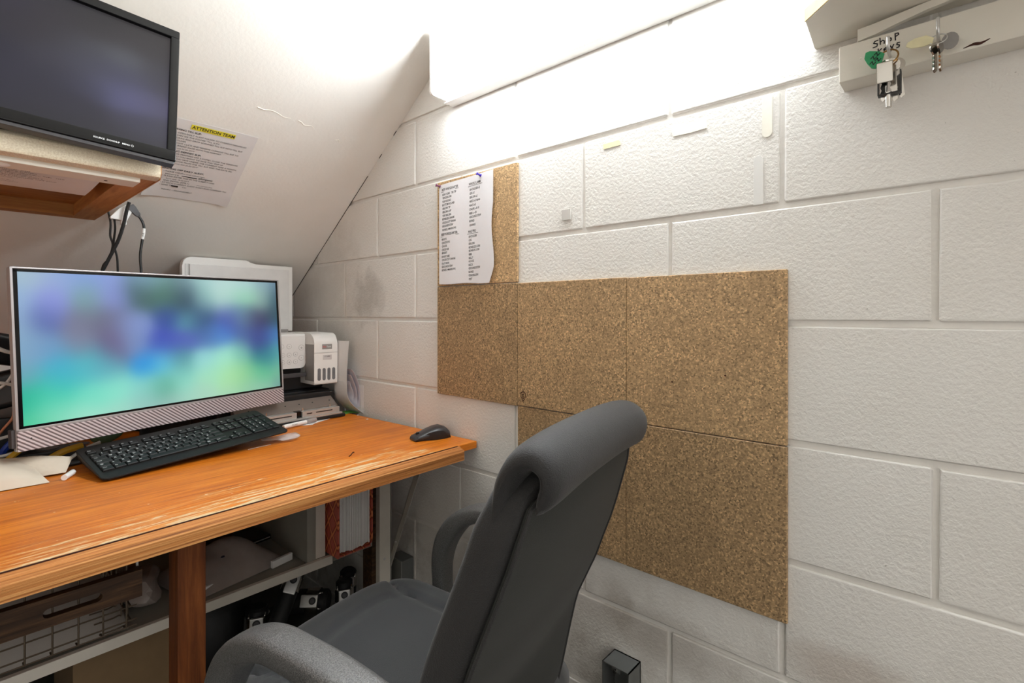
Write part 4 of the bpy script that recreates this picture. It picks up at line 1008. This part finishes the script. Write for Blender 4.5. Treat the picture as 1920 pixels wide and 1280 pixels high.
# ---------------------------------------------------------------- under the desk
us = thing('lower_shelf', 'white painted board shelf fixed below the desk', 'shelf', (0, 1.262, .46))
b = B(); b.box(-1.9, -.13, .002, 1.0, -.020, 0, .0015); b.obj('shelf_board', UWHITE, us)
b = B(); b.box(-1.9, -.258, -.010, .002, -.019, .003, .0015); b.obj('front_lip', simple('lip_white', (222, 216, 204), .5, var=.08), us)
b = B(); b.box(-.3235, -.300, 0, .5, .0005, .285, .0015); b.obj('divider_panel', UWHITE, us)
b = B(); b.box(-.300, -.273, .001, .03, .0035, .285, .0015); b.obj('divider_stile', simple('lip_white', (222, 216, 204), .5), us)
b = B(); b.box(-1.9, -.13, .98, 1.0, .001, .28); b.obj('back_panel', UWHITE, us)
po = thing('support_post', 'white faced timber post supporting the desk near the wall', 'post', (-.10, 1.272, 0))
b = B(); b.box(-.018, .018, -.026, -.006, 0, .745, .002); b.obj('white_face', simple('lip_white', (222, 216, 204), .5), po)
b = B(); b.box(-.030, .016, -.006, .042, 0, .745, .002); b.obj('timber', OLDW, po)
B().sphere((-.002, -.0262, .40), .004, 8, (1, .3, 1)).obj('bolt_head', STEEL, po)
BRK = simple('grey_bracket_paint', (172, 168, 158), .5)
br = thing('desk_bracket', 'grey steel bracket with a diagonal brace under the wall end of the desk', 'bracket', (-.070, 1.262, .36))
b = B(); b.prism([(-.006, -.006, .0), (-.006, .016, -.01), (-.006, -.155, .3765), (-.006, -.176, .3765)], (.003, 0, 0), .0005); b.prism([(-.006, .012, -.004), (-.006, .016, -.01), (-.006, -.155, .3765), (-.006, -.158, .3765)], (.016, 0, 0), .0004); b.obj('diagonal_brace', BRK, br)
b = B(); b.box(-.009, -.006, -.012, .012, -.05, .378, .0005); b.obj('upright_flange', BRK, br)
B().sphere((-.007, -.035, .085), .004, 8, (.4, 1, 1)).obj('bolt', STEEL, br)

bi = thing('ring_binder', 'thick binder with red patterned covers and white pages standing on the lower shelf', 'binder', (-.262, 1.214, .466))
b = B(); b.box(-.0035, .0, 0, .28, .0005, .27, .0012); b.box(.0, .003, .002, .28, .0, .27, .0005); b.obj('left_cover', BIND, bi)
b = B(); b.prism([(.098, .000, .025), (.098, .004, .010), (.098, .014, .001), (.098, .28, .001), (.098, .28, .27), (.098, .0, .27)], (.0035, 0, 0), .001); b.obj('right_cover', BIND, bi)
b = B(); b.loft([[V((x, y, z)) for x, z in ((.003, .0), (.098, .0), (.098, .003), (.003, .003))] for y in (.006, .28)]); b.obj('bottom_edge', BIND, bi)
rnd = random.Random(4); n_p = 26
for i in range(n_p):
    x = .004 + .092*i/n_p; th = .092/n_p*.72; yb = .006 + rnd.uniform(0, .008) + (.006 if i in (12, 13, 14) else 0)
    q = B(); q.box(x, x+th, yb, .27, .004+.0006*abs(i-n_p/2), .262, .0003, 1); q.obj('page_block', PAPER, bi, smooth=False)

# packages and things lying on the lower shelf
pk = thing('document_package', 'stack of papers in a milky plastic sleeve on the lower shelf', 'package', (-.475, 1.412, .4605), (0, 0, R(12)))
b = B(); b.sheet(bagsheet([V((-.13, -.11, .002)), V((.115, -.12, .002)), V((.08, .06, .006)), V((-.13, .08, .006))], .050, 3), .001); b.obj('plastic_sleeve', PLASTG, pk, angle=50)
b = B(); b.box(-.11, .075, -.10, .05, .001, .018, .002); b.obj('paper_stack', PAPER, pk)
b = B(); b.box(.055, .112, -.128, -.119, .002, .020, .001); b.obj('loose_label', WWHITE, pk)
b = B(); b.sphere((-.03, -.06, .050), .009, 10, (1.1, .6, .5)); b.obj('blue_mark', simple('dark_blue', (38, 40, 62), .6), pk)
tb_ = thing('black_tablet', 'flat black device lying on papers deep on the lower shelf', 'device', (-.400, 1.535, .4725), (0, 0, R(8)))
b = B(); b.box(-.07, .055, -.09, .10, 0, .014, .003); b.obj('device_case', BLKG, tb_)
b = B(); b.box(-.066, .051, -.0915, -.0895, .006, .0085); b.obj('bright_edge', STEEL, tb_)
b = B(); b.box(-.50, -.335, 1.55, 1.75, .4605, .471, .002); tag(b.obj('dark_folder', simple('dark_folder', (52, 48, 42), .7)), 'dark folder under the flat black device', 'folder')
crumple('grey_bag', PLASTG, (-.652, 1.385, .497), (.048, .09, .037), 'grey translucent plastic bag on the shelf behind the desk leg', 'plastic bag', 5, amp=.3, zmin=.4605)
wc = thing('white_cloth', 'white sheet heaped on the lower shelf behind the wire basket', 'cloth', (-.80, 1.42, .4605))
b = B(); b.sheet(bagsheet([V((-.25, -.145, .004)), V((.105, -.150, .004)), V((.10, .14, .10)), V((-.25, .14, .12))], .05, 9), .002); b.obj('cloth', simple('white_cloth', (160, 155, 148), .8), wc, angle=60)
b = B(); b.box(-.77, -.59, 1.36, 1.62, .0, .405, .003); cbx = tag(b.obj('cardboard_box', CARDB), 'brown cardboard box on the floor under the lower shelf', 'box')
crumple('black_sack', simple('black_sack', (20, 20, 21), .5, bump=(20, .6, .006)), (-.44, 1.66, .20), (.13, .14, .20), 'bulging black sack on the floor beside the clamped tubes', 'sack', 21, amp=.2, zmin=.0)
crumple('dark_cloth', simple('navy_cloth', (24, 27, 36), .8), (-.93, 1.42, .12), (.13, .12, .13), 'dark cloth heap on the floor beside the cardboard box', 'cloth', 14, amp=.3, zmin=.0)

# wire basket with a slotted wooden rail
wbk = thing('wire_basket', 'rusty wire basket with a slotted wooden grip rail under the desk', 'basket', (-.726, 1.02, .58))
def slotted(x0, x1, z0, z1, sx0, sx1, sz0, sz1, y, th):
    r = (sz1-sz0)/2; inner = []; outer = []
    n = 12
    for k in range(n+1): a = R(90-180*k/n); inner.append((sx1-r + r*math.cos(a), (sz0+sz1)/2 + r*math.sin(a)))
    for k in range(n+1): a = R(270-180*k/n); inner.append((sx0+r + r*math.cos(a), (sz0+sz1)/2 + r*math.sin(a)))
    cx, cz = (sx0+sx1)/2, (sz0+sz1)/2
    for i, (x, z) in enumerate(inner):
        k = i % (n+1)
        right = i <= n
        xe = x1 if right else x0
        f = k/n
        if f < .25: p = (xe if f > .12 else x, z1 if right else z0)
        elif f > .75: p = (xe if f < .88 else x, z0 if right else z1)
        else: p = (xe, (z1+(z0-z1)*((f-.25)/.5)) if right else (z0+(z1-z0)*((f-.25)/.5)))
        outer.append(p)
    b = B()
    b.loft([[V((inner[i][0], y, inner[i][1])), V((inner[i][0], y+th, inner[i][1])), V((outer[i][0], y+th, outer[i][1])), V((outer[i][0], y, outer[i][1]))] for i in range(len(inner))], close=True, cap=False)
    return b
slotted(-.50, 0, .054, .098, -.122, -.052, .068, .082, 0, .014).obj('grip_rail', OLDW, wbk, angle=30)
b = B(); b.box(-.014, 0, .014, .30, .062, .098, .002); b.obj('side_rail', OLDW, wbk)
wires = B()
for i in range(13):
    x = -.018-.0305*i; wires.tube([(x, .016, .160), (x, .016, .08), (x, .017, .01), (x, .022, 0.0), (x, .04, -.004)], .0013, 6)
for z in (.155, .125, .035, .012, .002): wires.tube([(-.50, .0175, z), (-.004, .0175, z)], .0013, 6, False)
for i in range(7):
    y = .04+.042*i; wires.tube([(-.012, y, .155), (-.012, y, .01), (-.018, y, -.004), (-.05, y, -.005)], .0013, 6)
for z in (.155, .125, .035, .012): wires.tube([(-.012, .016, z), (-.012, .30, z)], .0013, 6, False)
wo = wires.obj('wire_grid', simple('rusty_wire', (92, 80, 66), .5, .6, var=.2), wbk); wo['kind'] = 'stuff'
b = B()
for sx in (-.001, -.49): b.box(sx-.003, sx, .02, .29, .16, .163); b.box(sx-.003, sx, .02, .024, .09, .163)
b.obj('hanger', STEEL, wbk)

# black tubes with chrome clamps piled below the shelf
def tube_clamp(p0, p1, r, tc, label, ang, badge=True):
    p0, p1 = V(p0), V(p1); d = (p1-p0); Lh = d.length; q = d.to_track_quat('Z', 'Y')
    t = thing('clamped_tube', label, 'tube', p0, q.to_euler(), 'black tubes with chrome clamps')
    b = B(); b.cyl((0, 0, 0), (0, 0, Lh), r, n=28, bev=.006); b.obj('tube', simple('matt_black_rubber', (17, 17, 17), .6), t)
    zc = Lh*tc
    b = B(); b.loft([[V((rr_*math.cos(2*math.pi*k/28), rr_*math.sin(2*math.pi*k/28), zc+dz)) for k in range(28)] for rr_, dz in ((r, -.019), (r+.003, -.018), (r+.003, .018), (r, .019))]); b.obj('clamp_band', CHROME, t)
    M = Matrix.Rotation(ang, 4, 'Z')
    b = B(); b.box(r+.001, r+.011, -.017, .017, zc-.028, zc+.022, .003, M=M)
    b.obj('clamp_plate', STEEL, t)
    b = B(); b.cyl(M @ V((r+.011, 0, zc+.008)), M @ V((r+.0125, 0, zc+.008)), .010, n=20); b.obj('round_badge', BLKP, t)
    b = B(); b.cyl(M @ V((r+.0122, 0, zc+.008)), M @ V((r+.0130, 0, zc+.008)), .0065, n=16); b.obj('badge_centre', DGREY, t)
    for s_ in (-1, 1):
        b = B(); b.tube([M @ V((r+.004, s_*.018, zc+.018)), M @ V((r+.012, s_*.02, zc+.027)), M @ V((r+.006, s_*.021, zc+.034))], .0022, 8)
        b.obj('clamp_hook', CHROME, t)
# camera-facing directions are roughly (-x,-y)
def facing(p0, p1):
    d = (V(p1)-V(p0)); q = d.to_track_quat('Z', 'Y').inverted(); c_ = q @ (V((-.947, 0, 1.1)) - (V(p0)+V(p1))/2); return math.atan2(c_.y, c_.x)
for p0, p1, r, tc, lab in (
    ((-.372, 1.49, .0), (-.352, 1.50, .275), .030, .86, 'upright black tube with a chrome clamp standing beside the sack'),
    ((-.46, 1.375, .03), (-.235, 1.495, .345), .024, .88, 'slanting black tube whose chrome clamp sits just under the shelf lip'),
    ((-.262, 1.56, .226), (-.160, 1.455, .226), .034, .70, 'lying black tube with a round badge on its chrome clamp'),
    ((-.120, 1.425, .0), (-.105, 1.46, .27), .025, .84, 'upright black tube with a chrome clamp beside the timber post'),
    ((-.035, 1.56, .0), (-.050, 1.53, .255), .026, .88, 'black tube with a chrome clamp closest to the block wall')):
    tube_clamp(p0, p1, r, tc, lab, facing(p0, p1))
b = B(); b.box(-.30, -.17, 1.44, 1.62, .0, .190, .004); tag(b.obj('dark_crate', simple('dark_crate', (40, 38, 34), .7)), 'dark crate on the floor under the lying clamped tube', 'crate')

# wall boxes
gb = thing('grey_outlet_box', 'closed grey electrical box on the wall beside the desk bracket', 'electrical box', (0, 1.272, .29))
b = B(); b.box(-.046, -.0008, -.030, .036, 0, .082, .003); b.obj('box_case', GALV, gb)
b = B(); b.box(-.050, -.046, -.034, .040, -.003, .085, .002); b.obj('cover_plate', simple('cover_grey', (128, 128, 122), .5), gb)
ob = thing('open_outlet_box', 'open dark metal electrical box low on the wall behind the chair', 'electrical box', (0, .525, .29))
b = B(); x0, x1, w, h = -.050, -.0008, .030, .105
b.box(x0, x1, -w, -w+.002, 0, h); b.box(x0, x1, w-.002, w, 0, h); b.box(x0, x1, -w, w, h-.002, h); b.box(x0, x1, -w, w, 0, .002); b.box(-.004, x1, -w, w, 0, h); b.obj('metal_case', GALV, ob, smooth=False)
b = B(); b.box(-.049, -.046, -.009, .009, h-.012, h-.003, .001); b.obj('lug', GALV, ob)
B().cyl((-.054, 0, h-.0075), (-.046, 0, h-.0075), .0035, n=12).obj('screw', CHROME, ob)

# ---------------------------------------------------------------- office chair
CHO = (-.372, .708, 0)
chh = thing('office_chair', 'black padded office chair with looped armrests facing the desk', 'chair', CHO, (0, 0, R(11.8)))
tab = [(.40, -.176, .120), (.44, -.175, .165), (.50, -.178, .197), (.56, -.187, .212), (.60, -.204, .219), (.64, -.2215, .2245), (.68, -.2355, .2255), (.72, -.251, .224), (.76, -.265, .2175), (.80, -.278, .209), (.84, -.290, .2035), (.88, -.298, .188), (.905, -.306, .163), (.92, -.312, .13)]
def bk(z):
    for (a, b1) in zip(tab, tab[1:]):
        if a[0] <= z <= b1[0]:
            t = (z-a[0])/(b1[0]-a[0]); return a[1]+(b1[1]-a[1])*t, a[2]+(b1[2]-a[2])*t
    return tab[-1][1:] if z > .9 else tab[0][1:]
b = B(); rings = []
zs = [.41+.0205*i for i in range(24)] + [.893, .903, .910]
for z in zs:
    y, w = bk(z); th = .085 if z < .84 else .085-.25*(z-.84)
    if z > .888: th *= max(.35, 1-(z-.888)*24)
    ring = []
    for k in range(40):
        a = 2*math.pi*k/40; ca, sa = math.cos(a), math.sin(a)
        ww = w*(1.0 if sa < 0 else 1-.10*sa**2)
        ring.append(V((ww*math.copysign(abs(ca)**.45, ca), y-.006+(th+.006)/2 + (th+.006)/2*math.copysign(abs(sa)**(.55 if sa > 0 else .35), sa) + .012*(1-(ca)**2)*(-.4 if sa > 0 else 0), z)))
    rings.append(ring)
b.loft(rings); b.obj('back_cushion', FAB, chh, angle=70)
# rear shell panel and its piping
b = B(); g_ = []; edgeL, edgeR = [], []
pz = [.41+.0195*i for i in range(24)] + [.873, .885, .893, .899]
for z in pz:
    y, w = bk(z); w -= .004
    if z > .86: w = min(w, .205*math.sqrt(max(.02, 1-((z-.86)/.0405)**2)))
    row = []
    for j in range(17):
        s_ = -1+2*j/16; row.append(V((w*s_, y - .0035 - .010*(1-s_*s_), z)))
    g_.append(row); edgeL.append(row[0]); edgeR.append(row[-1])
b.sheet(g_, .006); bpn = b.obj('back_panel', FABP, chh, angle=60)
b = B(); b.tube(edgeL + edgeR[::-1], .0028, 8, False); b.obj('piping', FAB, bpn)
# padded headrest rolled over the top like a hood
cl = spline([V((0, y, z)) for y, z in ((-.312, .884), (-.322, .908), (-.320, .928), (-.302, .940), (-.280, .932), (-.264, .908), (-.257, .880), (-.2535, .855))], 5)
rings = []; nX = 33
for i in range(nX):
    s_ = -1+2*i/(nX-1); s2 = math.copysign(abs(s_)**.8, s_); x = .198*s2
    e = max(.12, (1-abs(s_)**9)**.5) if abs(s_) < 1 else .12
    drop = .010*s_*s_; ring = []; outer, inner = [], []
    for k, p in enumerate(cl):
        t = (cl[min(k+1, len(cl)-1)]-cl[max(k-1, 0)]).normalized(); nr = V((0, t.z, -t.y)); f = k/(len(cl)-1)
        h = (.0135 + .004*math.sin(math.pi*f))*min(1, (math.sin(math.pi*min(1, max(.0, f*.94+.03)))*3)**.5)
        outer.append(p + nr*-h*e); inner.append(p + nr*h*e)
    ring = [V((x, q.y, q.z-drop)) for q in outer + inner[::-1]]
    rings.append(ring)
b = B(); b.loft(rings); hr = b.obj('headrest', FAB, chh, angle=60)
# seat cushion with stitched panels
b = B(); nx, ny = 48, 48; top = []
SW, SY0, SY1 = .250, -.19, .322
def groove(d, w=.006): return math.exp(-(d/w)**2)
for i in range(ny+1):
    v = -1+2*i/ny; row = []
    for j in range(nx+1):
        u = -1+2*j/nx
        # squircle plan mapped from a square grid
        p = 5.0; m = max(abs(u), abs(v)); n_ = (abs(u)**p+abs(v)**p)**(1/p) if m > 0 else 1
        sc = m/n_ if n_ else 1
        x = SW*u*sc; y = (SY0+SY1)/2 + (SY1-SY0)/2*v*sc
        edge = m
        z = .472 + .014*(1-u*u) - .012*max(0, -v)*.4
        z -= .055*max(0, (edge-.80)/.20)**2.4
        z += .010*math.exp(-((y-.23)/.08)**2)
        z -= .011*(groove(abs(x)-.150) if y < .20 else groove(abs(x)-(.150+.05*((y-.20)/.13)))) * (1 if edge < .93 else .3)
        z -= .009*groove(y+.035+.10*x*x*8)*(1 if abs(x) < .15 else 0)
        z -= .004*groove(y-.21+.6*x*x-.05*x, .010)*(1 if abs(x) < .12 else 0)
        row.append(V((x, y, z)))
    top.append(row)
vt = [[b.bm.verts.new(p) for p in row] for row in top]
for i in range(ny):
    for j in range(nx): b.bm.faces.new((vt[i][j], vt[i][j+1], vt[i+1][j+1], vt[i+1][j]))
ringi = [(0, j) for j in range(nx)] + [(i, nx) for i in range(ny)] + [(ny, j) for j in range(nx, 0, -1)] + [(i, 0) for i in range(ny, 0, -1)]
prev = [vt[i][j] for i, j in ringi]
for off, zz in ((.008, .405), (.004, .392), (-.03, .385)):
    cur = []
    for (i, j) in ringi:
        p = top[i][j]; c0 = V((0, (SY0+SY1)/2, 0)); d = V((p.x, p.y, 0))-c0; d = d.normalized(); cur.append(b.bm.verts.new((p.x+d.x*off, p.y+d.y*off, zz)))
    for k in range(len(cur)): b.bm.faces.new((prev[k], prev[(k+1) % len(cur)], cur[(k+1) % len(cur)], cur[k]))
    prev = cur
b.bm.faces.new(prev[::-1]); b.obj('seat', FABS, chh, angle=50)
# looped armrests
path = [(-.185, .590), (-.165, .622), (-.128, .636), (-.06, .646), (.02, .650), (.062, .648), (.105, .632), (.138, .606), (.164, .568), (.177, .525), (.179, .480), (.170, .435), (.14, .405), (.08, .393), (-.05, .390)]
for s_ in (-1, 1):
    P = spline([V((0, y, z)) for y, z in path], 6); rings = []
    for i, p in enumerate(P):
        t = (P[min(i+1, len(P)-1)]-P[max(i-1, 0)]).normalized(); nrm = V((0, -t.z, t.y))
        f = i/(len(P)-1); w = .0265 if f < .5 else .0265-.004*(f-.5)*2
        h = .0185 + (.006*math.exp(-((f-.55)/.12)**2))
        cx = s_*(.266 if f < .72 else .266-.02*(f-.72)/.28)
        rings.append([V((cx + w*math.copysign(abs(math.cos(a))**.55, math.cos(a)), 0, 0)) + V((0, p.y, p.z)) + nrm*(h*math.copysign(abs(math.sin(a))**.6, math.sin(a))) for a in [2*math.pi*k/20 for k in range(20)]])
    b = B(); b.loft(rings); b.obj('armrest', ARMP, chh, angle=60)
    b = B(); b.cyl((s_*.266, -.15, .61), (s_*.20, -.19, .585), .012, .012, 12); b.obj('armrest_bolt', BLKP, chh)
# mechanism, gas lift, star base, castors
b = B(); b.box(-.10, .10, -.10, .14, .345, .386, .006); b.prism([(-.03, -.21, .43), (-.03, -.19, .36), (-.03, -.05, .345), (-.03, -.05, .37), (-.03, -.165, .385), (-.03, -.185, .44)], (.06, 0, 0), .003); b.obj('tilt_mechanism', BLKP, chh)
b = B(); b.cyl((0, .03, .10), (0, .03, .25), .028, n=20); b.cyl((0, .03, .25), (0, .03, .35), .016, n=16); b.obj('gas_lift', BLKP, chh)
for k in range(5):
    a = R(90+72*k); d = V((math.cos(a), math.sin(a), 0)); sd = V((-d.y, d.x, 0)); c0 = V((0, .03, 0))
    b = B(); b.loft([[c0 + d*r + sd*w*s1 + V((0, 0, z+h*s2)) for s1, s2 in ((-1, -1), (1, -1), (1, 1), (-1, 1))] for r, w, z, h in ((.02, .028, .11, .02), (.15, .02, .098, .014), (.29, .016, .083, .010))]); b.obj('base_leg', BLKP, chh, smooth=False)
    b = B(); e = c0 + d*.28
    for s_ in (-1, 1): b.cyl(e + sd*.012*s_ + V((0, 0, .0275)), e + sd*.024*s_ + V((0, 0, .0275)), .027, n=20, bev=.003)
    b.cyl(e + V((0, 0, .03)), e + V((0, 0, .08)), .006, n=10); b.obj('castor', BLKP, chh)
